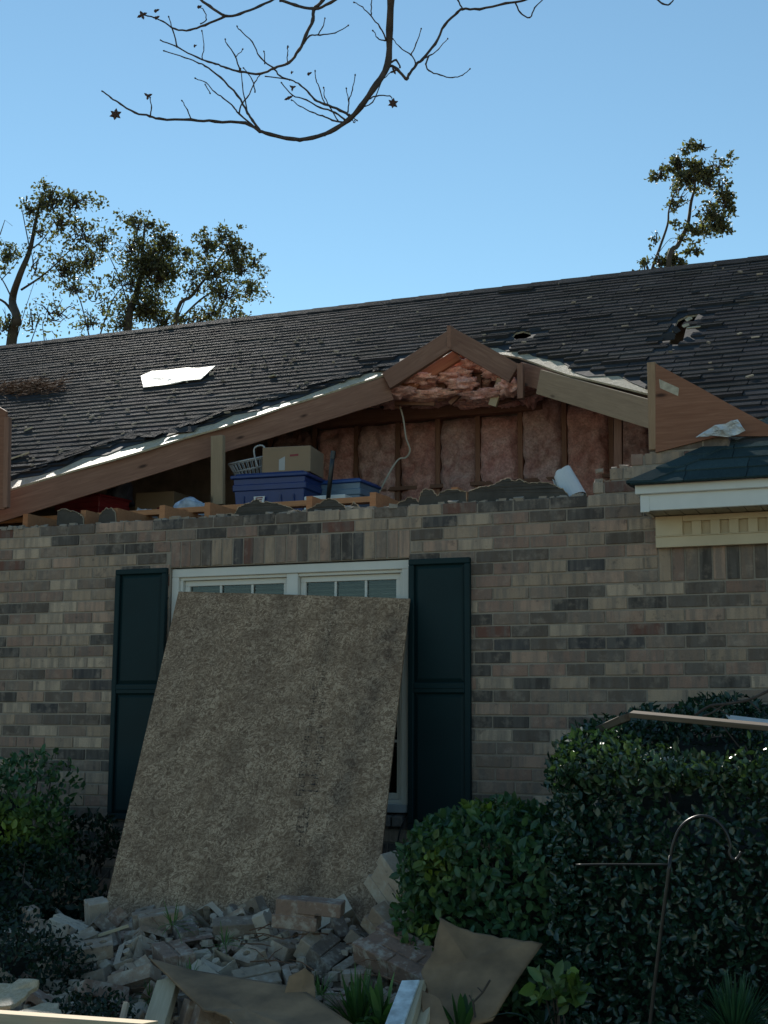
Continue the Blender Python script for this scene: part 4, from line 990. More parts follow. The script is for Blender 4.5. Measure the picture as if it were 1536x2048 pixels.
RUBBLE = [(1,-2.203,-0.89,0.543,0.943,-0.025,0.077,0.323),(4,-3.718,-0.31,0.437,0.503,-0.042,-0.099,-0.858),(3,-2.348,-0.04,0.434,0.022,0.029,-0.809,-0.587),(3,-4.031,-1.025,0.531,0.685,-0.664,-0.24,0.178),(0,-2.376,-0.474,0.492,0.097,0.953,-0.287,0.003),(2,-2.442,-0.781,0.571,0.2,0.142,-0.732,-0.636),(2,-4.022,-0.507,0.479,0.177,0.094,0.742,0.639),(3,-3.868,-1.348,0.549,0.358,0.612,-0.562,-0.426),(2,-3.902,-1.114,0.543,0.024,-0.904,0.422,-0.069),(0,-2.793,-0.136,0.438,0.557,-0.035,0.063,0.827),(3,-3.939,-0.942,0.531,0.435,0.062,-0.072,-0.895),(2,-2.12,-0.227,0.447,0.345,-0.035,-0.033,-0.938),(2,-2.632,-0.417,0.488,0.801,-0.076,0.063,0.591),(1,-2.178,-0.475,0.497,0.628,0.5,-0.425,-0.418),(3,-4.218,-0.407,0.838,0.491,0.617,0.501,0.355),(4,-3.918,-0.582,0.481,0.327,0.139,0.696,0.624),(4,-2.391,-0.641,0.517,0.637,-0.004,0.099,0.764),(2,-2.546,-0.088,0.433,0.003,-0.13,0.989,-0.069),(2,-1.868,-0.236,0.446,0.279,0.191,-0.671,-0.66),(0,-1.931,-0.066,0.442,0.1,-0.051,-0.68,0.724),(4,-3.877,-1.711,0.495,0.712,-0.425,0.315,-0.461),(1,-3.172,-1.362,0.588,0.73,0.044,-0.031,0.682),(0,-4.365,-0.293,0.85,0.169,-0.169,0.687,-0.687),(1,-3.626,-0.379,0.463,0.025,0.094,0.99,-0.102),(5,-3.772,-1.534,0.589,0.7,0.696,0.138,-0.083),(4,-2.298,-0.089,0.437,0.295,-0.634,0.542,0.466),(4,-4.258,-0.805,0.825,0.009,-0.666,0.743,0.07),(0,-2.597,-0.104,0.493,0.705,-0.04,-0.057,-0.706),(4,-2.264,-0.563,0.494,0.129,0.925,-0.349,-0.073),(3,-4.018,-1.137,0.55,0.969,-0.007,0.124,0.216),(4,-2.298,-0.723,0.532,0.749,-0.658,-0.005,0.082),(3,-1.988,-0.292,0.44,0.034,0.597,0.801,-0.033),(1,-2.266,-0.302,0.46,0.069,0.997,-0.008,-0.012),(2,-2.143,-0.062,0.479,0.285,-0.634,0.372,0.615),(1,-4.02,-1.487,0.535,0.073,0.356,-0.915,0.173),(3,-2.219,-0.161,0.442,0.943,-0.054,-0.029,-0.326),(2,-4.029,-1.223,0.538,0.137,0.021,0.696,-0.705),(1,-1.692,-0.349,0.433,0.183,-0.279,0.656,-0.677),(4,-2.239,-0.079,0.438,0.544,-0.443,-0.571,-0.426),(2,-4.027,-0.081,0.419,0.07,-0.024,0.034,0.997),(3,-4.0,-1.445,0.587,0.702,0.638,-0.268,-0.168),(4,-3.79,-1.43,0.551,0.443,-0.62,0.414,0.497),(5,-2.462,-1.605,0.578,0.397,-0.565,0.666,-0.283),(2,-2.266,-1.266,0.568,0.057,-0.617,-0.785,0.026),(3,-4.098,-1.142,0.5,0.149,0.696,0.694,0.107),(3,-3.174,-2.374,0.422,0.162,0.22,0.722,0.636),(2,-2.99,-2.592,0.408,0.01,-0.89,-0.454,-0.034),(1,-4.003,-1.591,0.492,0.074,-0.979,0.174,-0.079),(5,-3.738,-2.823,0.414,0.039,-0.533,0.844,0.045),(3,-3.33,-2.191,0.432,0.569,0.043,-0.037,0.82),(4,-2.995,-2.407,0.407,0.01,-0.934,-0.357,-0.019),(4,-3.3,-1.987,0.453,0.045,-0.844,-0.534,-0.032),(2,-3.009,-1.912,0.477,0.05,-0.446,0.887,0.107),(3,-2.927,-1.816,0.498,0.965,0.114,0.047,-0.232),(4,-3.118,-1.728,0.515,0.043,0.214,0.964,0.153),(1,-3.199,-2.548,0.424,0.544,-0.505,-0.481,0.467),(2,-3.607,-1.896,0.507,0.695,-0.347,0.394,-0.492),(1,-3.777,-1.743,0.505,0.084,-0.995,0.04,-0.043),(4,-2.554,-1.383,0.577,0.266,0.262,0.601,0.707),(4,-2.169,-0.729,0.512,0.084,0.649,-0.753,-0.066),(3,-4.108,-0.953,0.518,0.751,-0.027,0.653,-0.088),(0,-2.756,-1.775,0.499,0.873,0.112,-0.034,0.474),(0,-3.195,-1.838,0.495,0.029,-0.196,0.973,0.118),(3,-3.621,-2.161,0.443,0.798,-0.584,0.113,-0.101),(1,-4.07,-1.777,0.462,0.997,0.033,-0.07,0.022),(2,-3.59,-1.521,0.604,0.839,-0.337,0.278,0.323),(0,-2.613,-2.111,0.448,0.649,0.033,-0.026,0.76),(1,-2.608,-1.304,0.591,0.036,-0.952,0.303,0.02),(4,-3.625,-1.691,0.516,0.094,-0.989,0.115,0.009),(4,-2.767,-2.126,0.445,0.591,0.108,0.798,0.043),(0,-2.18,-1.649,0.522,0.039,-0.728,0.682,0.066),(2,-3.992,-2.386,0.4,0.026,-0.086,-0.996,-0.028),(1,-3.842,-2.308,0.403,0.82,0.039,0.025,-0.57),(3,-3.945,-2.307,0.422,0.648,-0.476,0.392,0.448),(4,-3.085,-1.264,0.585,0.034,0.853,0.52,-0.025),(0,-2.147,-1.191,0.57,0.568,-0.503,-0.414,0.503),(3,-3.064,-1.665,0.538,0.868,0.104,-0.065,0.481),(3,-3.202,-1.529,0.564,0.888,0.082,0.029,-0.451),(2,-3.087,-1.575,0.575,0.73,-0.594,-0.263,0.212),(4,-3.383,-1.35,0.579,0.08,0.006,0.034,-0.996),(3,-3.316,-1.783,0.526,0.912,-0.106,0.24,0.315),(2,-3.486,-2.155,0.436,0.008,0.122,0.99,0.064),(1,-3.316,-1.469,0.573,0.135,-0.003,-0.085,0.987),(0,-3.537,-1.296,0.638,0.82,0.148,-0.005,-0.553),(2,-4.006,-1.342,0.549,0.919,-0.027,-0.252,-0.301),(4,-2.385,-1.28,0.571,0.768,-0.011,0.026,-0.64),(2,-2.217,-1.393,0.594,0.06,-0.173,-0.248,-0.951),(2,-2.592,-1.691,0.514,0.093,-0.803,-0.586,-0.063),(2,-3.048,-2.099,0.441,0.06,-0.848,-0.525,-0.047),(1,-2.231,-2.418,0.443,0.644,0.312,-0.643,0.272),(4,-3.697,-1.632,0.521,0.005,-0.965,-0.261,-0.036),(1,-2.693,-2.321,0.46,0.256,0.649,0.311,-0.645),(4,-2.615,-2.491,0.427,0.231,-0.289,0.613,-0.698),(2,-3.351,-1.28,0.617,0.265,0.953,0.131,0.072),(1,-3.427,-1.74,0.512,0.05,-0.456,0.883,0.098),(5,-3.362,-1.439,0.654,0.611,0.716,0.208,0.267),(4,-3.85,-1.448,0.529,0.096,-0.81,0.578,-0.023),(1,-2.854,-2.54,0.419,0.002,-0.949,-0.311,-0.042),(3,-3.534,-1.685,0.522,0.151,-0.833,-0.528,-0.072),(2,-4.114,-1.496,0.534,0.039,-0.69,0.039,-0.722),(2,-2.951,-2.296,0.423,0.04,-0.554,0.831,0.009),(1,-2.52,-2.035,0.478,0.032,0.032,-0.511,-0.858),(1,-3.464,-1.561,0.568,0.418,0.496,0.477,0.593),(2,-1.997,-2.154,0.433,0.009,0.049,-0.996,-0.069),(3,-3.135,-2.304,0.424,0.286,0.429,-0.652,-0.556),(0,-4.022,-2.842,0.376,0.136,0.013,-0.043,0.99),(4,-2.195,-1.1,0.561,0.782,-0.06,-0.616,-0.076),(3,-2.859,-1.58,0.547,0.073,-0.883,0.461,0.061),(2,-3.271,-1.702,0.57,0.719,-0.336,0.019,0.608),(0,-4.091,-1.39,0.576,0.272,0.658,0.371,-0.597),(4,-4.116,-2.015,0.428,0.743,0.06,-0.048,0.664),(0,-2.897,-2.017,0.455,0.858,0.068,-0.052,0.507),(3,-3.963,-1.847,0.488,0.418,-0.559,-0.358,-0.62),(2,-2.763,-2.24,0.437,0.967,0.013,-0.024,0.253),(2,-3.207,-1.223,0.643,0.916,0.269,0.197,-0.222),(1,-2.586,-1.461,0.624,0.168,0.392,-0.904,-0.038),(3,-3.721,-2.489,0.398,0.997,0.018,-0.041,-0.055),(0,-2.64,-1.157,0.687,0.829,0.444,-0.148,0.307),(1,-2.456,-1.424,0.57,0.072,-0.932,0.352,0.053),(1,-3.266,-2.096,0.448,0.042,0.267,-0.961,-0.063),(1,-3.265,-2.305,0.445,0.144,0.709,0.661,-0.198),(4,-3.22,-1.995,0.45,0.056,-0.99,0.11,0.074),(1,-3.628,-2.227,0.486,0.43,0.35,0.348,-0.756),(3,-2.906,-1.263,0.59,0.997,-0.022,-0.065,0.03),(0,-2.18,-2.167,0.484,0.426,-0.17,0.104,0.883),(3,-3.602,-1.627,0.535,0.153,0.038,-0.144,0.977),(3,-3.421,-2.27,0.427,0.787,0.021,-0.091,0.61),(3,-2.963,-1.485,0.57,0.229,0.004,0.074,-0.971),(2,-3.51,-2.584,0.409,0.128,0.014,0.023,-0.991),(0,-3.99,-2.164,0.422,0.058,-0.895,0.441,0.034),(2,-3.048,-1.332,0.641,0.151,-0.263,0.831,0.467),(1,-3.424,-1.448,0.572,0.065,-0.587,0.805,0.053),(1,-3.106,-2.546,0.406,0.016,-0.794,-0.608,-0.014),(2,-2.245,-1.506,0.578,0.505,-0.144,0.101,0.845),(3,-2.565,-1.551,0.543,0.059,-0.676,0.723,0.132),(4,-2.881,-1.437,0.573,0.582,-0.364,-0.475,0.55),(3,-3.933,-1.407,0.525,0.092,-0.809,0.569,-0.114),(0,-3.824,-1.728,0.563,0.026,-0.706,-0.702,-0.09),(1,-3.39,-1.586,0.579,0.693,0.07,-0.713,-0.082),(3,-3.669,-2.021,0.459,0.174,0.286,-0.66,-0.673),(2,-2.921,-2.027,0.512,0.001,0.01,0.084,-0.996),(3,-2.8,-1.667,0.527,0.91,0.099,0.069,-0.396),(4,-3.778,-1.989,0.448,0.047,-0.983,-0.18,0.01),(1,-3.194,-1.735,0.551,0.697,-0.029,-0.69,-0.195),(2,-4.07,-1.862,0.529,0.322,-0.202,0.886,-0.266),(1,-4.086,-1.672,0.496,0.172,-0.113,0.21,0.956),(4,-2.07,-2.319,0.414,0.217,-0.136,-0.614,0.746),(4,-2.679,-1.823,0.477,0.058,-0.137,0.976,0.157),(4,-3.295,-2.378,0.409,0.174,-0.03,-0.001,-0.984),(3,-3.614,-1.344,0.577,0.432,0.525,0.558,0.476),(0,-2.366,-1.41,0.617,0.11,-0.744,-0.602,0.268),(4,-3.058,-1.768,0.506,0.036,0.251,0.955,0.152),(4,-3.518,-1.749,0.545,0.449,0.064,0.216,-0.864),(3,-2.504,-1.79,0.495,0.978,0.093,-0.043,0.183),(3,-2.077,-1.674,0.511,0.045,0.099,-0.114,0.988),(3,-4.011,-1.906,0.476,0.843,0.487,-0.129,-0.188),(1,-3.798,-1.934,0.485,0.09,-0.036,0.776,-0.623),(1,-3.689,-2.293,0.411,0.015,-0.807,-0.589,-0.044),(1,-2.875,-2.383,0.452,0.259,-0.268,-0.92,-0.12),(3,-2.078,-1.167,0.555,0.47,-0.514,0.54,-0.473),(3,-2.579,-1.216,0.63,0.586,0.158,-0.696,-0.384),(1,-2.632,-2.596,0.426,0.121,-0.015,0.015,-0.992),(4,-3.768,-2.281,0.411,0.73,0.095,-0.676,-0.014),(1,-2.939,-3.164,0.316,0.122,-0.891,0.435,0.035),(3,-3.517,-2.25,0.422,0.026,-0.591,0.803,0.067),(4,-3.87,-1.633,0.502,0.071,-0.993,0.074,-0.059),(0,-2.903,-2.224,0.49,0.813,-0.346,-0.055,-0.465),(4,-4.102,-1.902,0.438,0.053,-0.018,-0.011,0.998),(2,-3.96,-1.656,0.566,0.008,0.0,0.796,-0.605),(1,-3.598,-2.32,0.447,0.222,0.645,-0.279,0.676),(3,-1.821,-1.875,0.439,0.019,-0.952,-0.293,0.086),(4,-3.268,-1.361,0.581,0.013,0.879,0.476,-0.0),(2,-2.488,-2.11,0.446,0.015,0.055,-0.996,-0.068),(2,-3.507,-2.058,0.503,0.542,0.312,-0.767,0.14),(0,-3.891,-2.096,0.432,0.022,-0.306,-0.948,-0.086),(3,-2.2,-1.981,0.478,0.802,-0.575,-0.091,0.134),(4,-2.457,-1.852,0.475,0.206,0.026,0.077,-0.975),(2,-4.027,-2.019,0.491,0.502,0.722,0.081,0.47),(1,-3.882,-1.552,0.543,0.018,-0.969,-0.158,0.191),(5,-2.342,-2.405,0.451,0.858,0.007,0.031,-0.513),(4,-3.052,-2.324,0.408,0.803,0.033,-0.018,-0.594),(1,-2.343,-2.126,0.446,0.994,0.065,0.066,0.059),(1,-2.095,-1.518,0.555,0.12,-0.113,-0.921,0.353),(5,-3.038,-1.848,0.572,0.733,-0.579,0.283,-0.219),(0,-3.159,-2.949,0.358,0.373,0.031,-0.099,0.922),(4,-2.213,-1.151,0.558,0.103,0.014,-0.582,0.807),(3,-2.509,-1.219,0.607,0.253,-0.761,-0.571,-0.178),(2,-2.106,-2.422,0.409,0.033,-0.699,-0.714,-0.016),(5,-2.635,-1.91,0.51,0.246,-0.277,0.809,-0.456),(4,-2.167,-2.032,0.446,0.984,0.116,-0.037,0.133),(2,-2.848,-1.913,0.519,0.226,-0.022,-0.889,0.397),(3,-3.95,-1.776,0.476,0.03,0.092,0.994,0.053),(3,-2.261,-1.646,0.538,0.553,-0.373,0.549,-0.503),(2,-4.118,-1.119,0.582,0.502,0.498,0.502,0.498),(4,-3.351,-1.895,0.484,0.182,-0.655,-0.042,-0.732),(4,-3.394,-2.094,0.436,0.04,-0.986,0.147,0.073),(2,-3.415,-1.234,0.645,0.047,0.095,-0.257,-0.961),(3,-3.679,-1.76,0.508,0.594,0.07,0.062,-0.799),(4,-3.131,-2.221,0.416,0.99,0.045,-0.001,-0.133),(4,-2.063,-1.603,0.508,0.992,0.076,0.051,-0.082),(0,-3.689,-2.648,0.413,0.721,-0.674,0.099,-0.132),(1,-2.781,-2.464,0.456,0.26,0.351,-0.893,0.106),(5,-2.541,-2.394,0.473,0.681,0.576,0.404,0.204),(1,-2.848,-1.413,0.672,0.056,-0.555,-0.022,-0.83),(3,-2.986,-1.71,0.547,0.67,-0.147,-0.667,-0.29),(5,-3.743,-1.369,0.62,0.34,-0.579,0.187,0.717),(1,-3.588,-2.075,0.477,0.16,-0.679,-0.036,-0.716),(0,-2.76,-1.346,0.611,0.885,0.446,-0.053,-0.126),(3,-3.576,-1.572,0.566,0.174,0.106,0.388,0.899),(0,-2.57,-2.256,0.516,0.098,-0.165,0.888,0.417),(2,-2.551,-2.909,0.389,0.142,0.048,-0.075,0.986),(3,-2.771,-1.545,0.573,0.068,-0.215,0.912,-0.342),(2,-3.248,-1.866,0.576,0.567,0.067,-0.287,0.769),(1,-2.329,-1.246,0.65,0.673,0.725,0.04,0.142),(0,-3.423,-1.897,0.59,0.146,-0.943,-0.297,-0.026),(1,-3.431,-1.926,0.497,0.117,0.103,-0.513,-0.844),(4,-2.775,-1.99,0.448,0.01,-0.973,-0.229,0.025),(3,-3.223,-2.222,0.446,0.373,-0.621,-0.353,-0.592),(3,-3.966,-1.701,0.506,0.476,-0.447,-0.469,-0.594),(2,-3.141,-2.012,0.502,0.189,-0.253,-0.885,-0.342),(1,-3.605,-1.45,0.648,0.284,-0.901,0.216,-0.247),(2,-3.575,-1.754,0.584,0.317,0.336,-0.375,-0.804),(0,-3.119,-2.258,0.502,0.508,-0.021,-0.228,-0.83),(0,-3.361,-2.0,0.491,0.144,-0.089,0.985,-0.011),(2,-4.088,-2.267,0.437,0.207,-0.611,0.763,0.046),(4,-3.854,-1.435,0.572,0.066,-0.727,0.681,0.051),(0,-3.191,-1.504,0.628,0.425,0.036,-0.08,0.901),(3,-3.001,-1.261,0.611,0.957,-0.05,-0.286,-0.027),(0,-2.656,-1.543,0.591,0.75,0.082,0.147,0.639),(2,-2.329,-1.67,0.539,0.575,-0.48,-0.511,0.422),(1,-2.788,-2.065,0.472,0.548,0.429,0.601,-0.393),(4,-2.575,-2.002,0.519,0.49,0.776,0.383,-0.109),(3,-3.279,-2.543,0.422,0.588,-0.493,-0.403,0.499),(0,-3.688,-1.699,0.605,0.774,-0.087,-0.162,-0.606),(4,-3.237,-1.939,0.478,0.336,0.637,-0.48,0.502),(2,-2.854,-1.721,0.554,0.8,0.171,-0.256,0.515),(1,-2.548,-1.584,0.621,0.681,-0.273,-0.403,0.547),(1,-3.089,-1.217,0.665,0.22,0.339,-0.003,0.915),(3,-3.537,-1.427,0.59,0.425,0.535,0.592,-0.428),(2,-3.905,-1.773,0.617,0.456,-0.541,-0.317,0.632),(5,-2.992,-1.416,0.621,0.252,-0.015,0.148,-0.956),(2,-3.535,-1.866,0.505,0.494,-0.391,-0.599,0.494),(3,-3.774,-2.198,0.435,0.521,-0.473,-0.615,-0.355),(2,-3.303,-1.621,0.6,0.354,0.382,-0.793,-0.317),(1,-2.09,-1.391,0.539,0.073,0.029,-0.997,-0.022),(1,-3.122,-1.929,0.526,0.575,0.006,0.495,0.651),(1,-2.996,-1.237,0.698,0.095,0.234,0.691,-0.677),(2,-2.479,-1.273,0.639,0.352,0.121,-0.292,0.881),(2,-2.747,-1.255,0.612,0.73,-0.677,0.059,-0.072),(1,-2.135,-2.269,0.439,0.148,0.171,-0.658,-0.719),(1,-2.237,-1.819,0.52,0.533,-0.482,0.421,0.553),(0,-4.105,-1.715,0.589,0.564,-0.427,0.413,-0.574),(0,-2.256,-0.233,0.509,0.538,-0.031,0.072,0.84),(4,-2.704,-2.153,0.447,0.266,-0.604,-0.249,-0.709),(4,-2.309,-1.423,0.643,0.799,-0.218,0.148,-0.54),(4,-2.932,-1.648,0.532,0.015,0.176,0.974,0.144),(2,-2.25,-1.891,0.482,0.012,-0.041,0.994,0.096),(1,-2.524,-1.346,0.649,0.454,0.033,-0.721,0.522),(3,-3.496,-2.373,0.439,0.205,-0.756,0.131,0.607),(2,-3.391,-2.352,0.46,0.43,-0.819,-0.262,0.274),(1,-2.737,-1.747,0.578,0.268,-0.95,0.156,0.015),(1,-2.51,-2.152,0.509,0.182,-0.786,-0.589,-0.041),(2,-3.789,-1.8,0.614,0.056,-0.907,-0.41,-0.076),(4,-2.532,-1.973,0.469,0.604,-0.315,-0.399,-0.614),(2,-3.93,-1.833,0.564,0.0,0.505,0.831,-0.231),(4,-4.064,-1.591,0.538,0.173,-0.212,-0.643,0.716),(4,-2.255,-1.726,0.514,0.579,0.061,0.802,0.135),(1,-2.871,-2.143,0.516,0.127,0.188,0.889,0.398),(1,-3.861,-2.355,0.458,0.728,0.032,-0.033,0.684),(3,-3.736,-2.098,0.466,0.556,0.178,0.761,0.281),(4,-2.222,-1.281,0.619,0.798,-0.591,0.103,-0.045),(4,-3.806,-1.84,0.477,0.1,-0.68,0.72,0.103),(1,-3.386,-2.473,0.416,0.986,0.029,0.002,0.163),(3,-2.677,-1.659,0.547,0.268,0.568,-0.778,-0.003),(2,-2.4,-1.942,0.488,0.125,0.918,0.355,0.126),(0,-3.055,-2.126,0.533,0.014,0.164,-0.239,-0.957),(4,-2.758,-1.592,0.535,0.054,-0.945,-0.322,0.02),(3,-3.411,-1.843,0.545,0.39,-0.018,0.215,-0.895),(2,-2.047,-1.845,0.483,0.061,-0.948,0.304,0.069),(3,-3.899,-1.954,0.457,0.831,0.088,0.019,-0.549),(0,-4.017,-1.299,0.625,0.12,0.499,0.857,0.044),(2,-3.687,-1.844,0.575,0.072,-0.896,0.376,-0.223),(2,-2.843,-1.835,0.559,0.226,0.017,-0.264,0.938),(4,-3.324,-1.895,0.531,0.476,-0.28,0.023,-0.834),(4,-2.345,-1.472,0.547,0.67,0.023,0.036,-0.741),(4,-3.546,-1.342,0.57,0.057,-0.8,0.594,0.07),(4,-2.663,-2.198,0.483,0.927,0.054,-0.316,0.193),(0,-1.798,-1.509,1.033,0.99,0.0,-0.0,-0.14),(2,-2.774,-1.453,0.602,0.98,0.042,-0.191,-0.039),(2,-2.489,-1.835,0.539,0.454,0.076,-0.115,0.88),(4,-2.648,-2.108,0.5,0.045,-0.077,0.992,0.092),(4,-3.483,-1.801,0.505,0.169,0.679,-0.276,0.659),(4,-3.655,-2.099,0.434,0.635,0.76,-0.083,-0.108),(0,-2.059,-1.434,0.632,0.51,0.489,0.579,0.406),(4,-3.573,-1.986,0.465,0.573,0.078,0.802,0.148),(0,-3.933,-1.591,0.624,0.202,-0.908,0.073,-0.36),(3,-3.047,-2.25,0.446,0.8,-0.191,-0.317,-0.473),(3,-3.469,-1.674,0.591,0.189,-0.442,-0.782,-0.396),(3,-3.687,-1.96,0.472,0.527,0.782,0.221,0.247),(4,-2.706,-2.021,0.446,0.892,0.043,-0.0,0.451),(4,-3.156,-2.08,0.53,0.739,-0.072,-0.316,-0.591),(3,-3.181,-2.158,0.452,0.724,0.536,0.217,0.377),(3,-2.071,-0.98,0.552,0.312,0.046,0.946,-0.071),(2,-3.247,-2.443,0.457,0.674,0.701,0.19,-0.133),(4,-4.118,-1.575,0.482,0.027,-0.762,-0.028,0.647),(4,-3.817,-1.273,0.572,0.524,0.11,0.727,-0.43),(4,-3.466,-2.3,0.466,0.452,0.046,-0.083,0.887),(0,-3.982,-2.741,0.419,0.88,-0.103,0.119,0.449)]
used = set()
from mathutils import Quaternion
def zone(x, y, z):
    v = Vector((x, y, z))-CAM; dd = v.dot(fw); px = 768+FPX*v.dot(rt)/dd; py = 1024-FPX*v.dot(up)/dd
    hx = 'far left' if px < 230 else 'left' if px < 400 else 'middle' if px < 560 else 'right' if px < 720 else 'far right'
    if y > -1.05: return 'beside the leaning board, '+hx
    hy = 'top row' if py < 1870 else 'upper slope' if py < 1925 else 'lower slope' if py < 1985 else 'front foot'
    return 'on the '+hy+' of the rubble, '+hx
for (k, x, y, z, qw, qx, qy, qz) in RUBBLE:
    if x < -4.1 or (x < -3.75 and z > .6): continue
    src, lab = KINDS[k]
    o = src if k not in used else src.copy()
    if k in used: col.objects.link(o)
    used.add(k); za = abs((Quaternion((qw, qx, qy, qz)) @ Vector((0, 0, 1))).z); xa = abs((Quaternion((qw, qx, qy, qz)) @ Vector((1, 0, 0))).z)
    o['label'] = ('flat ' if za > .9 else 'upended ' if xa > .75 else 'edgewise ' if za < .3 else 'tilted ')+lab+' '+zone(x, y, z)
    o.matrix_basis = Matrix.Translation((x, y, z)) @ Quaternion((qw, qx, qy, qz)).to_matrix().to_4x4()
for i, (o, lab) in enumerate(KINDS):
    if i not in used: bpy.data.objects.remove(o)

# bigger lumps of masonry placed by hand
def masonry(name, label, cols, rows, M, mat=None, th=BW, missing=()):
    mb = MB(); r_ = random.Random(len(label))
    for r in range(rows):
        for c in range(cols):
            if (r, c) in missing: continue
            o_ = .1 if r % 2 else 0; a = c*.203+o_; mb.box((a, -th/2+r_.uniform(-.002, .002), r*.0677), (a+.193, th/2, r*.0677+BH))
    mb.box((.012, -th/2+.006, .004), (cols*.203-.02, th/2-.006, rows*.0677-.014))
    o = obj(name, mb, M_rub, bevel=.003, origin=(0, 0, 0)); o.matrix_basis = M
    return tag(o, label, 'brick')
def TM(p, rx, ry, rz): return Matrix.Translation(p) @ Matrix.Rotation(RAD(rz), 4, 'Z') @ Matrix.Rotation(RAD(ry), 4, 'Y') @ Matrix.Rotation(RAD(rx), 4, 'X')
masonry('masonry_block', 'block of four dark bricks still mortared, leaning on the lower right corner of the board', 1, 3, TM(Y(742, 1762, -1.28), 12, 44, -18))
masonry('masonry_block', 'pair of dark bricks mortared together below the leaning four-brick block', 1, 2, TM(Y(735, 1842, -1.42), 20, 38, -10))
masonry('masonry_block', 'broad flat slab of mortared grey bricks lying on the right shoulder of the rubble', 2, 3, TM(Y(705, 1905, -1.75), -68, 14, -20), missing=((2, 1),))
masonry('masonry_block', 'grey block with slots at the foot of the board, in the middle of the heap', 1, 2, TM(Y(548, 1850, -1.62), 6, 4, 12))
mb = MB(); rs = random.Random(44)
for i in range(1500):
    x, y = rs.uniform(-4.0, -2.1), rs.uniform(-2.5, -1.3); z = gz(x, y)+rs.uniform(.0, .10); s = rs.uniform(.004, .02)*rs.choice([.5, 1, 1.5])
    mb.hexa([(x+dx*s*rs.uniform(.5, 1), y+dy*s*rs.uniform(.5, 1), z+dz*s) for dz in (-.6, .6) for dx, dy in ((-1, -1), (1, -1), (1, 1), (-1, 1))])
tag(obj('brick_gravel', mb, M_rub), 'fine brick and mortar crumbs strewn through the rubble heap', 'gravel', kind='stuff')
mb = MB()
for i in range(46):
    px, py = rs.uniform(150, 820), rs.uniform(1850, 2000); y = -1.5-(py-1850)/150*.75+rs.uniform(-.05, .05); p = Y(px, py, y); a = rs.uniform(0, 3.14); L = rs.uniform(.06, .22)
    d = Vector((math.cos(a), math.sin(a)*.5, rs.uniform(-.25, .25)))*L; mb.tube([p, p+d*.5+Vector((0, 0, .01)), p+d], [.003, .0025, .001], 4)
tag(obj('twig_litter', mb, M_straw), 'dry twigs and straw strewn over the rubble heap', 'twigs', kind='stuff')
# ================================================================ LEAVES
LSH = np.array([(0, 0, 0), (-.5, .35, .10), (-.42, .72, .09), (0, 1, 0), (.42, .72, .09), (.5, .35, .10)])
def leaves(name, P, D, N, L, W, mat, parent=None, seed=0, mixv=None, jit=.35):
    """P points, D leaf directions, N normals (rough), L lengths, W widths"""
    rg = np.random.RandomState(seed); n = len(P)
    D = D/np.linalg.norm(D, axis=1)[:, None]; N = N - (N*D).sum(1)[:, None]*D
    N = N/np.maximum(np.linalg.norm(N, axis=1), 1e-6)[:, None]; S = np.cross(D, N)
    V = (P[:, None, :] + S[:, None, :]*(LSH[None, :, 0:1]*W[:, None, None]) + D[:, None, :]*(LSH[None, :, 1:2]*L[:, None, None]) + N[:, None, :]*(LSH[None, :, 2:3]*W[:, None, None]))
    V[:, 3, :] -= N*(L*.12)[:, None]
    V = V.reshape(-1, 3); o0 = V.mean(0); o0[2] = V[:, 2].min(); V = V-o0
    F = (np.arange(n)*6)[:, None] + np.array([[0, 1, 2, 3, 0, 3, 4, 5]]); me = bpy.data.meshes.new(name)
    me.vertices.add(n*6); me.vertices.foreach_set('co', V.ravel()); me.loops.add(n*8); me.loops.foreach_set('vertex_index', F.ravel().astype(np.int32))
    me.polygons.add(n*2); me.polygons.foreach_set('loop_start', (np.arange(n*2)*4).astype(np.int32))
    me.update(calc_edges=True); me.materials.append(mat)
    g = 1+rg.uniform(-jit, jit, n); mx = rg.uniform(0, .45, n) if mixv is None else np.clip(mixv, 0, 1)
    c = np.stack([g, g, g, mx], 1).repeat(6, 0).astype(np.float32)
    at = me.attributes.new('col', 'FLOAT_COLOR', 'POINT'); at.data.foreach_set('color', c.ravel())
    o = bpy.data.objects.new(name, me); col.objects.link(o); o.matrix_basis = Matrix.Translation(Vector(o0.tolist()))
    return setp(o, parent)
def nz3(P, s, k=0.0): return np.array([noise.noise(Vector((p[0]*s+k, p[1]*s, p[2]*s))) for p in P])
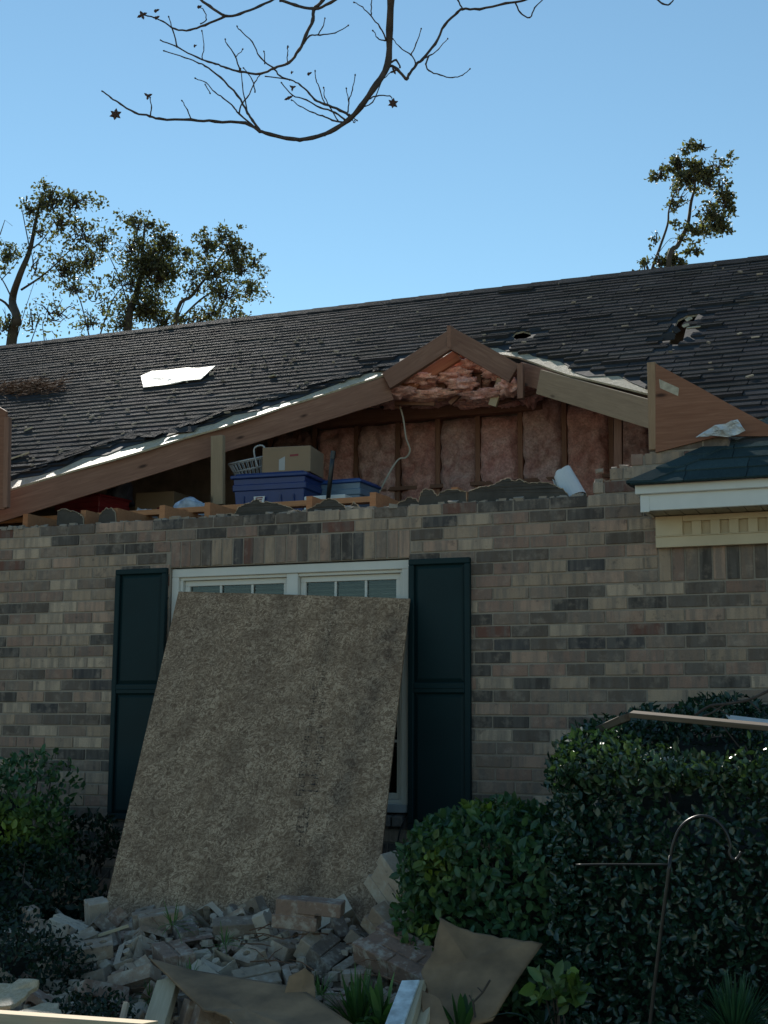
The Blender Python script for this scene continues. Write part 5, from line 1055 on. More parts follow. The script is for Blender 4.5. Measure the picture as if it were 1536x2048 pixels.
def superbush(name, label, cat, c, r, n, L, mat, seed, e=.45, bump=.12, depth=.16, patch=None, zmin=None, core=True, hole=None, updir=.5, stemn=10, topskew=0.0, box=None, sr=1.0):
    """clipped rounded-box bush: centre c, half sizes r, superellipsoid exponent e"""
    rg = np.random.RandomState(seed); c = np.array(c, float); r = np.array(r, float)
    root = empty(name, (c[0], c[1], c[2]-r[2]), label, cat)
    d = rg.normal(size=(n*2, 3)); d /= np.linalg.norm(d, axis=1)[:, None]
    p_ = 2/e
    k = (np.abs(d)**p_).sum(1)**(-1/p_); S = d*k[:, None]
    P = c + S*r; Nn = np.sign(S)*np.abs(S)**(p_-1)/r; Nn /= np.linalg.norm(Nn, axis=1)[:, None]
    front = (Nn[:, 1] < .35)            # the side towards the street carries most of the leaves
    keep = front | (rg.rand(n*2) < .25); P, Nn = P[keep][:n], Nn[keep][:n]
    if box:
        fr_ = [(0, -1, r[1]*r[2]), (1, -1, r[0]*r[2]*1.6), (2, 1, r[0]*r[1]*1.2), (0, 1, r[1]*r[2]*.2), (1, 1, r[0]*r[2]*.1)]
        wts = np.array([f[2] for f in fr_]); pick = rg.choice(len(fr_), n, p=wts/wts.sum()); Q = rg.uniform(-1, 1, (n, 3))
        for i_, f in enumerate(fr_): Q[pick == i_, f[0]] = f[1]
        Q = Q*r; qc = np.clip(Q, -(r-box), r-box); dd_ = Q-qc; Nn = dd_/np.maximum(np.linalg.norm(dd_, axis=1), 1e-6)[:, None]; P = c+qc+Nn*box
    m = len(P); b_ = nz3(P, 2.6, seed)*bump*1.4 + nz3(P, 7, seed+3)*bump*.7
    inn = rg.rand(m)**1.6*depth
    P = P + Nn*(b_-inn)[:, None]
    P[:, 2] += topskew*(P[:, 1]-c[1])
    if zmin is not None: P[:, 2] = np.maximum(P[:, 2], zmin)
    ok = np.ones(m, bool)
    if hole is not None:
        for (hc, hr) in hole: ok &= (((P-np.array(hc))/np.array(hr))**2).sum(1) > 1
    P, Nn, inn = P[ok], Nn[ok], inn[ok]; m = len(P)
    D = Nn*.22 + rg.normal(size=(m, 3))*.6 + np.array([0, 0, updir*.7]); NN = Nn + rg.normal(size=(m, 3))*.55
    LL = L*rg.uniform(.6, 1.25, m); mixv = rg.uniform(0, .22, m)
    if patch is not None:
        for (pc, pr, s_) in patch:
            q = (((P-np.array(pc))/np.array(pr))**2).sum(1); mixv = mixv + np.exp(-q)*s_*rg.uniform(.4, 1, m)
    leaves('foliage', P, D, NN, LL, LL*rg.uniform(.42, .6, m), mat, root, seed, mixv)
    mb = MB(); rs = random.Random(seed)
    for i in range(stemn):
        a = Vector((c[0]+rs.uniform(-.3, .3)*r[0], c[1]+rs.uniform(-.3, .3)*r[1], c[2]-r[2]-.05))
        b = Vector((c[0]+rs.uniform(-.85, .85)*r[0], c[1]+rs.uniform(-.85, .85)*r[1], c[2]+r[2]*rs.uniform(.3, .9)))
        mid = a.lerp(b, .45)+Vector((rs.uniform(-.05, .05), rs.uniform(-.05, .05), .05)); mb.tube([a, mid, b], [.014*sr, .009*sr, .003*sr], 5)
        for k in range(3):
            q = mid.lerp(b, rs.random()); mb.tube([q, q+Vector((rs.uniform(-.2, .2), rs.uniform(-.2, .1), rs.uniform(.02, .2)))*min(1, r[2]*2)], [.005*sr, .002*sr], 4)
    obj('branches', mb, M_bark, root, smooth=True)
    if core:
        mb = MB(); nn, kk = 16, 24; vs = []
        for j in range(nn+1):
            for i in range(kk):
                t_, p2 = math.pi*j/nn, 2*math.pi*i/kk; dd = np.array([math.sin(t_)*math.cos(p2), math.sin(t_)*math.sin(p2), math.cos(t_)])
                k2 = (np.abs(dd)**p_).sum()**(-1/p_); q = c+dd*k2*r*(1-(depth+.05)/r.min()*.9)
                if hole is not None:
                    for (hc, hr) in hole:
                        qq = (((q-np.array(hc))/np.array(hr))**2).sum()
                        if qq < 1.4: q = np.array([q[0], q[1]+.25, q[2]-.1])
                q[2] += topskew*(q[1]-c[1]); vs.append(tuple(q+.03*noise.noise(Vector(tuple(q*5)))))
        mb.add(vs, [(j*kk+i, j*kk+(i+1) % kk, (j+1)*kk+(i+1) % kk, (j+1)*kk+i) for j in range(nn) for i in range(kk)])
        if box:
            mb = MB(); nu = 26; t_ = depth*.75+.02; rr = r-t_
            def bp_(a, b, s_): return (a, b, s_)
            for ax, sg in ((0, -1), (1, -1), (2, 1), (0, 1)):
                o_ = [k_ for k_ in range(3) if k_ != ax]; vs = []
                for j in range(nu+1):
                    for i in range(nu+1):
                        q = np.zeros(3); q[ax] = sg; q[o_[0]] = -1+2*i/nu; q[o_[1]] = -1+2*j/nu; Q = q*rr; qc = np.clip(Q, -(rr-box), rr-box); d_ = Q-qc; d_ = d_/max(1e-6, np.linalg.norm(d_)); p = c+qc+d_*box
                        p[2] += topskew*(p[1]-c[1]); p = p+d_*.05*noise.noise(Vector(tuple(p*4)))
                        for (hc, hr) in (hole or ()):
                            if (((p-np.array(hc))/(np.array(hr)*1.25))**2).sum() < 1: p = p-d_*.2
                        if hole and p[2] > 1.10 and p[0] > -1.40 and p[1] < -1.05: p[2] = 1.10+.2*max(0, p[1]+1.35)  # core pressed low here so sun passes through the front leaves
                        vs.append(tuple(p))
                mb.add(vs, [(j*(nu+1)+i, j*(nu+1)+i+1, (j+1)*(nu+1)+i+1, (j+1)*(nu+1)+i) for j in range(nu) for i in range(nu)])
        obj('dark_core', mb, M_core, root)  # dark shell standing in for the shade deep between the leaves
    return root
M_core = plain('dark_core_mat', (.010, .014, .010), .95, var=.6, scale=25, bump=.02)  # near-black: the bush's inner shade put into the colour

HED = ((-.07, -1.06, .87), (1.42, .80, .68))
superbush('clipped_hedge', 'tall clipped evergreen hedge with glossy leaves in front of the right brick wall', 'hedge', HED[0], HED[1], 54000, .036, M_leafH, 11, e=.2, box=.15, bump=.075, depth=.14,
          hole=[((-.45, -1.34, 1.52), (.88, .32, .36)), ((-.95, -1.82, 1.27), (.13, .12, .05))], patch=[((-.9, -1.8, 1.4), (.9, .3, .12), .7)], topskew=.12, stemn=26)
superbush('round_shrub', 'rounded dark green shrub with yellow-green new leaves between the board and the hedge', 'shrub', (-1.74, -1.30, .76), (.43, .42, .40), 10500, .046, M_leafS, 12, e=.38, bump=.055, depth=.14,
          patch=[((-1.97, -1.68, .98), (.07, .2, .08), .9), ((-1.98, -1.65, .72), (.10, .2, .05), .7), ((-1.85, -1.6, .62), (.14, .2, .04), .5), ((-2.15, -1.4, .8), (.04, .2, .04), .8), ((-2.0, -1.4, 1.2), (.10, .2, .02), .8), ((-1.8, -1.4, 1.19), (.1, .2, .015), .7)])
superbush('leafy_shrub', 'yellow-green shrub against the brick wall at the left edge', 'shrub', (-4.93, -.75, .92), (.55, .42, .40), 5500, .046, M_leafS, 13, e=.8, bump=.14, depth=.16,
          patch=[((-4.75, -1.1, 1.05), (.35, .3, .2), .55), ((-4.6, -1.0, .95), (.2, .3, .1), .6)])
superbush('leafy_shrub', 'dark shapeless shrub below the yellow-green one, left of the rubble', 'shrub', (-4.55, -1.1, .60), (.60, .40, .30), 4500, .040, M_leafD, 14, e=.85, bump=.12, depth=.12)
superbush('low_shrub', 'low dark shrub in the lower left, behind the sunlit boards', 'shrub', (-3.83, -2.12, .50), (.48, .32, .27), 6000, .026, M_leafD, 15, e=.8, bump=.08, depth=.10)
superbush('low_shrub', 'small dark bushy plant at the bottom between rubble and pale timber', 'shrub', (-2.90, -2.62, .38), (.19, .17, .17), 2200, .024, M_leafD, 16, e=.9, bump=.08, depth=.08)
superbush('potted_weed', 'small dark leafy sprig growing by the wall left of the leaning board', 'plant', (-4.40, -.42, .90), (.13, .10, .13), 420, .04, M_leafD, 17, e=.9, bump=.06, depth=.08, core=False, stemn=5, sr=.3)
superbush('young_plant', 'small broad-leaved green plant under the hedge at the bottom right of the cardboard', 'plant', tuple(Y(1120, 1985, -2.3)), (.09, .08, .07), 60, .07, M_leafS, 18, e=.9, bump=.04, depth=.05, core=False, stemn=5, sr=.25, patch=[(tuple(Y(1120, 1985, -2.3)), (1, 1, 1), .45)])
# feathery plant at the bottom right
def strap(name, label, cat, c, n, L, Wd, mat, seed, spread=1.0, droop=.6, mixr=(0, .6), updown=1.0):
    rg = random.Random(seed); root = empty(name, c, label, cat); mb = MB(); c = Vector(c)
    for i in range(n):
        a = rg.uniform(0, 2*math.pi); t = rg.uniform(.1, spread); ll = L*rg.uniform(.55, 1.15)
        dirh = Vector((math.cos(a), math.sin(a), 0)); b = c+dirh*rg.uniform(0, .25)*L*.4; side = Vector((-dirh.y, dirh.x, 0)); pts = []
        K = 5
        for k in range(K+1):
            s = k/K; p = b+dirh*(ll*s*math.sin(t))+Vector((0, 0, ll*s*math.cos(t)*updown - ll*droop*s*s*math.sin(t)))
            wv = Wd*math.sin(math.pi*min(1, .12+s*.88))**.7*.5 if k < K else .0005
            pts += [p-side*wv, p+Vector((0, 0, -wv*.5)), p+side*wv]
        g = rg.uniform(.6, 1.3)
        mb.add(pts, [f for k in range(K) for f in ((k*3, k*3+1, k*3+4, k*3+3), (k*3+1, k*3+2, k*3+5, k*3+4))], (g, g, g, rg.uniform(*mixr)))
    obj('leaf_blades', mb, mat, root, smooth=True); return root
strap('grass_clump', 'bright green grassy clump at the bottom between cardboard and white plank', 'plant', Y(715, 2060, -2.25), 150, .24, .011, M_grass, 31, spread=1.3, droop=.5)
strap('grass_clump', 'broad bent green blades on the right of the bottom grassy clump', 'plant', Y(762, 2050, -2.3), 26, .2, .028, M_grass, 32, spread=1.2, droop=.8, mixr=(.4, 1))
strap('strap_leaf_plant', 'strap-leaved green plant at the foot of the right cardboard sheet', 'plant', Y(925, 2068, -2.3), 26, .17, .030, M_grass, 33, spread=1.5, droop=.7, mixr=(0, .3))
strap('strap_leaf_plant', 'few long arching leaves at the bottom right of the cardboard sheet', 'plant', Y(1085, 2050, -2.3), 9, .2, .02, M_leafD, 34, spread=1.5, droop=.7)
strap('feathery_plant', 'dark feathery plant in the bottom right corner below the hedge', 'plant', Y(1470, 2075, -2.3), 420, .20, .006, M_leafS, 35, spread=1.5, droop=.3, mixr=(0, .12))
for k, (px, py, y, n, L) in enumerate([(345, 1850, -1.75, 26, .16), (380, 1960, -2.0, 40, .14), (300, 2000, -2.3, 30, .12), (640, 1990, -2.2, 26, .13), (450, 1890, -1.9, 22, .15)]):
    strap('dry_grass_tuft', ['yellowish grass tuft at the board foot, left in the rubble', 'green grass tuft behind the long cardboard sheet', 'low grass tuft beside the pale timber', 'grass tuft left of the bright green clump', 'thin pale stalks fallen over the middle of the rubble'][k], 'grass tuft', Y(px, py, y), n, L, .005, M_grass, 40+k, spread=1.65, droop=.35, mixr=(.4, 1), updown=.7)

# ================================================================ CARDBOARD, PLANKS, METALWORK
def sheet(name, label, cat, pts, th, mat, warp=.0, seed=1, jagi=(), bevel=0.0, sub=6):
    """flat-ish sheet through world points (outline) with torn edges where asked"""
    rs = random.Random(seed); out = []
    n = len(pts)
    for i in range(n):
        a, b = Vector(pts[i]), Vector(pts[(i+1) % n]); out.append(a)
        m = max(2, int((b-a).length/.03)) if (i in jagi) else 2
        for k in range(1, m):
            p = a.lerp(b, k/m)
            if i in jagi: p += Vector((rs.uniform(-.008, .008), rs.uniform(-.004, .004), rs.uniform(-.008, .008)))
            out.append(p)
    c = sum(out, Vector())/len(out); nn = Vector()
    for a, b in zip(out, out[1:]+out[:1]): nn += (a-c).cross(b-c)
    nn.normalize()
    if nn.y > 0: nn = -nn
    R_ = 14; N_ = len(out); vs = []
    for side in (0, 1):
        vs.append(c-nn*th*side+nn*warp*noise.noise(c*2.2+Vector((seed, 0, 0))))
        for r_ in range(1, R_+1):
            for p in out:
                q = c.lerp(p, r_/R_); q = q+nn*(warp*noise.noise(q*2.2+Vector((seed, 0, 0)))); vs.append(q-nn*th*side)
    B = 1+R_*N_; fs = []
    for s in (0, 1):
        o_ = s*B
        for i in range(N_):
            t_ = (o_, o_+1+i, o_+1+(i+1) % N_); fs.append(t_ if s == 0 else t_[::-1])
            for r_ in range(R_-1):
                a, b = o_+1+r_*N_+i, o_+1+r_*N_+(i+1) % N_; q = (a, a+N_, b+N_, b); fs.append(q if s == 0 else q[::-1])
    for i in range(N_):
        a, b = 1+(R_-1)*N_+i, 1+(R_-1)*N_+(i+1) % N_; fs.append((a, a+B, b+B, b))
    mb = MB(); mb.add(vs, fs); o = obj(name, mb, mat); k_ = N_*(2*R_-1)
    o.data.polygons.foreach_set('use_smooth', [i_ < len(fs)-N_ for i_ in range(len(o.data.polygons))]); return tag(o, label, cat)
sheet('cardboard_sheet', 'torn cardboard sheet propped against the round shrub, right of the rubble', 'cardboard',
      [Y(878, 1833, -1.95), Y(935, 1860, -1.92), Y(1000, 1877, -1.9), Y(1085, 1888, -1.9), Y(1035, 1960, -2.08), Y(985, 2040, -2.28), Y(900, 2060, -2.32), Y(862, 2010, -2.22), Y(842, 1945, -2.12), Y(868, 1900, -2.04)], .005, M_card, .012, 3, jagi=(0, 1, 2, 7, 8, 9))
sheet('cardboard_flap', 'folded corner flap of torn cardboard at the foot of the propped sheet', 'cardboard',
      [Y(838, 1975, -2.33), Y(880, 2000, -2.36), Y(900, 2055, -2.45), Y(850, 2060, -2.5)], .005, M_card, .01, 9, jagi=(0, 2))
sheet('cardboard_sheet', 'long brown fibre sheet lying across the bottom of the rubble', 'cardboard',
      [Y(300, 1918, -2.28), Y(385, 1940, -2.28), Y(500, 1958, -2.32), Y(600, 1975, -2.36), Y(720, 2055, -2.56), Y(640, 2068, -2.68), Y(500, 2065, -2.72), Y(440, 2025, -2.64), Y(400, 2010, -2.56), Y(355, 1970, -2.46)], .006, M_card, .010, 5, jagi=(5, 6, 7))
sheet('cardboard_scrap', 'curled brown scrap standing on the long fibre sheet', 'cardboard',
      [Y(578, 1950, -2.38), Y(610, 1935, -2.34), Y(628, 1950, -2.32), Y(630, 2010, -2.41), Y(590, 2030, -2.46), Y(565, 2000, -2.44)], .005, M_card, .03, 6, jagi=(0, 1, 2, 3))
def plank(name, label, a, b, w_, t_, mat, side=(1, 0, 0), cat='plank'):
    return tag(board(name, a, b, w_, t_, mat, None, side=side, top=False), label, cat)
plank('timber_offcut', 'pale timber offcut standing up from the bottom of the frame in front of the cardboard', Y(338, 1965, -2.35), Y(360, 2075, -2.62), .085, .038, M_pale, side=(1, 0, .1))
plank('painted_plank', 'plank with flaking white paint at the bottom, beside the bright grass clump', Y(822, 1965, -2.3), Y(812, 2075, -2.62), .065, .02, plain('flaking_paint', (.50, .55, .56), .6, var=.35, scale=22), side=(1, 0, .05))
plank('bare_plank', 'narrow bare plank between the white plank and the propped cardboard', Y(843, 1968, -2.28), Y(842, 2075, -2.60), .03, .03, M_pale, side=(1, 0, .2))
plank('bare_plank', 'short tan plank end just right of the white painted plank', Y(856, 2000, -2.32), Y(860, 2075, -2.58), .045, .02, M_pale, side=(1, 0, .3))
plank('white_lath', 'thin white lath lying along the very bottom edge below the brown sheet', Y(462, 2040, -2.5), Y(700, 2052, -2.5), .02, .02, M_wplas, side=(0, 1, 0))
plank('thin_stick', 'thin pale stick leaning from the dark shrub onto the rubble beside the board', Y(135, 1842, -1.3), Y(216, 1765, -.55), .016, .016, M_grey, side=(0, 1, 0))
plank('thin_stick', 'short pale lath lying across the rubble at its left', Y(165, 1882, -1.75), Y(232, 1862, -1.55), .014, .014, M_pale, side=(0, 1, 0))
plank('thin_stick', 'upright grey stake at the bottom left beside the small bush', Y(253, 2005, -2.75), Y(243, 2070, -2.8), .018, .018, M_grey, side=(1, 0, 0))
# sunlit boards bottom left
plank('sunlit_plank', 'bright sunlit pine plank along the bottom left edge', Y(-60, 2030, -2.98), Y(300, 2056, -2.98), .10, .035, M_pale, side=(0, 1, -.1))
sheet('broken_strand_board', 'sunlit broken strand board piece at the lower left edge', 'board', [Y(-60, 1975, -2.8), Y(0, 1966, -2.75), Y(60, 1957, -2.7), Y(78, 1960, -2.7), Y(72, 1975, -2.72), Y(20, 2012, -2.86), Y(-60, 2020, -2.9)], .014, M_osbs, .0, 2, jagi=(1, 2, 3, 4))
sheet('broken_strand_board', 'second smaller sunlit board fragment just above the bright bottom plank', 'board', [Y(30, 2024, -2.88), Y(70, 2012, -2.8), Y(98, 2004, -2.76), Y(118, 2006, -2.76), Y(122, 2020, -2.8), Y(132, 2032, -2.84), Y(60, 2038, -2.9)], .018, M_osbs, .0, 7, jagi=(1, 2, 3, 4))
for i, (px, py, y) in enumerate([(20, 2060, -2.95), (140, 2075, -2.95)]):
    plank('buried_timber', ['dark timber under the sunlit boards at the far left', 'dark timber under the bright plank near the stake'][i], Y(px, py, y+.35), Y(px+40, py+30, y-.35), .09, .09, M_wood, side=(1, 0, 0))
M_dimw = wood('dark_plank', (.08, .06, .042), (.16, .125, .09))  # base colour lowered evenly because the hedge planks lie in the sun
# planks on the hedge
plank('long_plank', 'long bare plank lying across the damaged top of the hedge', Y(1262, 1428, -1.55), Y(1600, 1466, -1.75), .045, .02, M_dimw, side=(.1, 1, .25))
plank('long_plank', 'short end of a second plank crossing behind the long one on the hedge', Y(1250, 1436, -1.55), Y(1286, 1424, -1.25), .05, .03, M_dimw, side=(.2, 1, .2))
sheet('siding_scrap', 'white scrap of siding on top of the hedge at the right edge', 'siding', [Y(1452, 1429, -1.3), Y(1545, 1440, -1.3), Y(1545, 1452, -1.4), Y(1462, 1440, -1.4)], .006, M_wplas, .0, 8)
sheet('siding_scrap', 'grey broken siding piece inside the hollow of the hedge', 'siding', [Y(1310, 1505, -1.45), Y(1352, 1512, -1.45), Y(1358, 1528, -1.5), Y(1312, 1520, -1.5)], .006, M_grey, .0, 8)
mb = MB()
for pl_, r_ in [([(1560, 1370), (1530, 1385), (1495, 1400), (1450, 1408), (1420, 1412), (1390, 1430)], .006), ([(1450, 1408), (1425, 1425), (1405, 1432)], .004), ([(1495, 1400), (1510, 1412), (1522, 1425)], .003), ([(1420, 1412), (1440, 1420), (1460, 1432)], .003)]:
    mb.tube(smooth([Y(x, y, -1.35) for x, y in pl_]), r_, 5)
tag(obj('fallen_branch', mb, M_bark, smooth=True), 'thin bare fallen branch resting on the hedge top at the right edge', 'branch')
mb = MB()
for pl_, r_ in [([(950, 2035), (946, 2005), (965, 1985), (980, 1960)], .004), ([(965, 1985), (955, 1975)], .0025), ([(946, 2005), (938, 1990)], .0025)]:
    mb.tube([Y(x, y, -2.42) for x, y in pl_], r_, 5)
tag(obj('dead_twig', mb, M_bark), 'small dead forked twig standing in front of the propped cardboard', 'twig')
# shepherd's hook
HY = -2.75
hk = empty('shepherd_hook', Y(1300, 2100, HY), "thin black iron shepherd's hook with a side arm standing before the hedge", 'garden hook')
hk.location.z = .3; hk.matrix_basis = Matrix.Translation((Y(1300, 2100, HY).x, HY, .33))
mb = MB(); mb.tube([Vector((Y(1290, 2140, HY).x, HY, .3))]+[Y(x, y, HY) for x, y in [(1300, 2048), (1320, 1880), (1338, 1740), (1341, 1712)]], .0055, 8); obj('pole', mb, M_metal, hk, smooth=True)
mb = MB(); mb.tube(smooth([Y(x, y, HY) for x, y in [(1341, 1715), (1346, 1690), (1358, 1660), (1378, 1640), (1404, 1632), (1432, 1641), (1452, 1665), (1461, 1692), (1459, 1706), (1463, 1716), (1472, 1719), (1480, 1710), (1482, 1704)]], 4), .0048, 8); obj('crook', mb, M_metal, hk, smooth=True)
mb = MB(); mb.tube(smooth([Y(x, y, HY) for x, y in [(1152, 1730), (1200, 1729), (1270, 1729), (1338, 1729)]], 3), .0036, 6); obj('side_arm', mb, M_metal, hk, smooth=True)
# wire at the window foot
mb = MB(); mb.tube(smooth([Y(x, y, -.12) for x, y in [(816, 1632), (806, 1645), (800, 1662), (794, 1690), (790, 1715)]]), .004, 6); tag(obj('drop_cable', mb, M_black, smooth=True), 'thin black cable hanging below the window corner beside the right shutter', 'cable')

# ================================================================ OVERHANGING BARE BRANCHES
def branch_tree():
    root = empty('flowering_tree', (-1.1, -4.2, 0), 'nearly bare tree limb with thin twigs and star-shaped seed pods hanging in at the top', 'tree')
    DB = 3.6
    def bp(px, py, k=0.0): return DP(px, py, DB+.12*noise.noise(Vector((px*.006, py*.006, k))))
    main = [(790, -420), (786, -200), (783, -40), (779, 60), (775, 130), (745, 180), (715, 222), (690, 245), (650, 268), (600, 279), (550, 272), (520, 262)]
    rad = [.022, .017, .0115, .0095, .0088, .0078, .0072, .0064, .0055, .0050, .0044, .0040]
    # trunk outside the frame, to carry the limb
    mb = MB(); top = bp(*main[0]); mb.tube([Vector((1.6, -5.4, -.1)), Vector((1.45, -5.3, 1.4)), Vector((.8, -5.0, 3.2)), Vector((-.2, -4.4, 4.9)), top+Vector((.15, .1, .35)), top], [.13, .11, .085, .06, .03, .022], 10); obj('trunk', mb, M_bark, root, smooth=True)
    mb = MB(); P = []; Rr = []
    for i in range(len(main)-1):
        for k in range(4):
            t = k/4; P.append(None); Rr.append(rad[i]*(1-t)+rad[i+1]*t)
    P = smooth([bp(*q) for q in main], 4); Rr = Rr+[rad[-1]]
    mb.tube(P, [r*(1+.12*math.sin(i*1.7)) for i, r in enumerate(Rr)], 8); obj('limb', mb, M_bark, root, smooth=True)
    TW = [([(650, 268), (600, 279), (540, 268), (520, 262), (490, 246), (430, 243), (383, 240), (320, 238), (300, 232), (270, 225), (240, 207), (222, 196), (203, 182)], .0045, .0016),
          ([(520, 262), (505, 240), (495, 225), (475, 190), (440, 155), (410, 132), (398, 126), (370, 115), (330, 102)], .0032, .0012),
          ([(820, -30), (790, -8)], .002, .001),
          ([(662, -40), (645, 0), (628, 18), (626, 40), (612, 70), (598, 100), (578, 125), (548, 136), (520, 148), (480, 143), (452, 135), (430, 127), (395, 115), (355, 95), (320, 80)], .0048, .0014),
          ([(560, 0), (590, 10), (628, 18), (660, 5), (700, -20)], .0036, .0034),
          ([(395, -5), (420, 12), (450, 32), (480, 28), (520, 12), (555, -5)], .0034, .0028), ([(450, 32), (410, 50), (380, 60), (350, 58), (325, 42), (310, 35)], .003, .0014),
          ([(775, 130), (795, 138), (812, 158), (818, 150), (832, 130), (845, 118), (870, 88), (890, 50), (915, 25), (925, 18), (960, 18), (1010, 8), (1050, 0), (1070, -12)], .0036, .003),
          ([(925, 18), (915, 0), (908, -14)], .002, .0018), ([(832, 130), (822, 110), (800, 95), (788, 80)], .002, .001), ([(822, 110), (832, 88), (842, 60)], .0018, .001),
          ([(845, 118), (862, 110), (875, 100), (895, 78)], .002, .001), ([(858, 112), (852, 128), (858, 142), (880, 150), (905, 155), (925, 150), (940, 138)], .0022, .001),
          ([(775, 130), (792, 120), (800, 135)], .003, .002), ([(773, 82), (760, 55), (742, 32), (725, 15), (710, 5)], .0022, .001), ([(742, 32), (743, 10), (745, -5)], .0016, .001), ([(770, 82), (755, 76), (748, 62)], .0018, .001),
          ([(720, 215), (745, 205), (762, 165), (780, 145)], .0016, .001), ([(735, 200), (752, 192), (780, 192), (785, 205)], .002, .001),
          ([(700, 232), (680, 220), (650, 208), (630, 200), (618, 186), (600, 170), (580, 160), (530, 152)], .0034, .0014), ([(690, 240), (670, 225), (640, 215), (612, 200), (585, 190), (565, 168)], .0026, .0012),
          ([(685, 245), (665, 240), (645, 232), (625, 225), (600, 212), (585, 200)], .0024, .001), ([(650, 210), (640, 180), (632, 160), (630, 145)], .0016, .001), ([(676, 242), (660, 215), (650, 195), (648, 178)], .0018, .001),
          ([(695, 225), (698, 200), (705, 180), (710, 152)], .0018, .001), ([(698, 205), (692, 180)], .0014, .001), ([(710, 240), (708, 245), (698, 228), (712, 240)], .0014, .001),
          ([(520, 262), (478, 228), (468, 215), (445, 195), (430, 185), (412, 165), (392, 158)], .0024, .001), ([(410, 168), (420, 185)], .0014, .001), ([(478, 228), (485, 205), (495, 195), (510, 165), (520, 150)], .002, .0012), ([(510, 185), (505, 160), (488, 138)], .0016, .001),
          ([(598, 100), (620, 72), (640, 70), (670, 65), (695, 52)], .0022, .001), ([(635, 70), (645, 55), (650, 38)], .0016, .001), ([(548, 136), (520, 115), (505, 85), (480, 60), (475, 55)], .002, .001), ([(530, 128), (528, 105)], .0014, .001),
          ([(480, 143), (470, 110), (455, 90), (450, 80)], .002, .001), ([(470, 115), (485, 100)], .0014, .001), ([(430, 127), (405, 118), (408, 95), (405, 65)], .0018, .001), ([(355, 95), (345, 60), (338, 35)], .002, .001),
          ([(383, 240), (375, 220), (365, 202)], .0018, .001), ([(300, 232), (303, 215), (300, 198)], .0018, .001), ([(400, 48), (412, 40), (408, 20), (400, 15)], .0016, .001), ([(575, 130), (575, 110), (575, 95)], .0014, .001),
          ([(310, 35), (295, 32), (285, 28)], .002, .001), ([(495, 228), (490, 200), (485, 170), (482, 140)], .0018, .001), ([(548, 136), (560, 152), (580, 160)], .0024, .0018), ([(1310, -5), (1325, 8), (1340, 8), (1350, -6)], .0022, .0018), ([(1030, 4), (1040, 25), (1060, 35), (1070, 15), (1090, -5)], .0022, .0014)]
    rs = random.Random(77)
    for i, (pl_, ra, rb) in enumerate(TW):
        pts = smooth([bp(x, y, 0.0) for x, y in pl_], 4); n = len(pts)
        pts = [p+Vector((rs.uniform(-1, 1), rs.uniform(-1, 1), rs.uniform(-1, 1)))*.0012 for p in pts]
        mb = MB(); mb.tube(pts, [(ra+(rb-ra)*k/(n-1))*1.05*(1+(.25 if k % 4 == 0 else 0)) for k in range(n)], 6)
        e = pts[-1]; d = (pts[-1]-pts[-2]).normalized()*.006
        if rb <= .0012: mb.tube([e, e+d*.5, e+d], [.001, .0026, .0008], 5)
        obj('twig', mb, M_bark, root, smooth=True)
    def pod(px, py, n, s):
        c = bp(px, py); mb = MB(); m0 = [(math.cos(2*math.pi*k/n+.4), math.sin(2*math.pi*k/n+.4)) for k in range(n)]
        mb.tube([c+Vector((0, 0, -.004)), c+Vector((0, 0, .0)), c+Vector((0, 0, .004))], [s*.2, s*.42, s*.2], 7)
        for a, b in m0:
            d = (rt*a+up*b+fw*rs.uniform(-.4, .4)).normalized(); sd_ = d.cross(fw).normalized()
            mb.tube([c, c+d*s*.55, c+d*s*1.05], [s*.16, s*.30, s*.03], 5)
        obj('seed_pod', mb, M_pod, root, smooth=True)
    for (px, py, n, s) in [(231, 229, 6, .016), (296, 192, 3, .012), (284, 30, 4, .014), (311, 22, 1, .011), (312, 36, 1, .011), (397, 14, 1, .010), (786, 207, 6, .014), (788, 142, 4, .011), (585, 175, 3, .010), (577, 196, 2, .012), (617, 148, 1, .010), (575, 95, 1, .005), (583, 145, 1, .006), (389, 92, 1, .007)]: pod(px, py, n, s)
branch_tree()

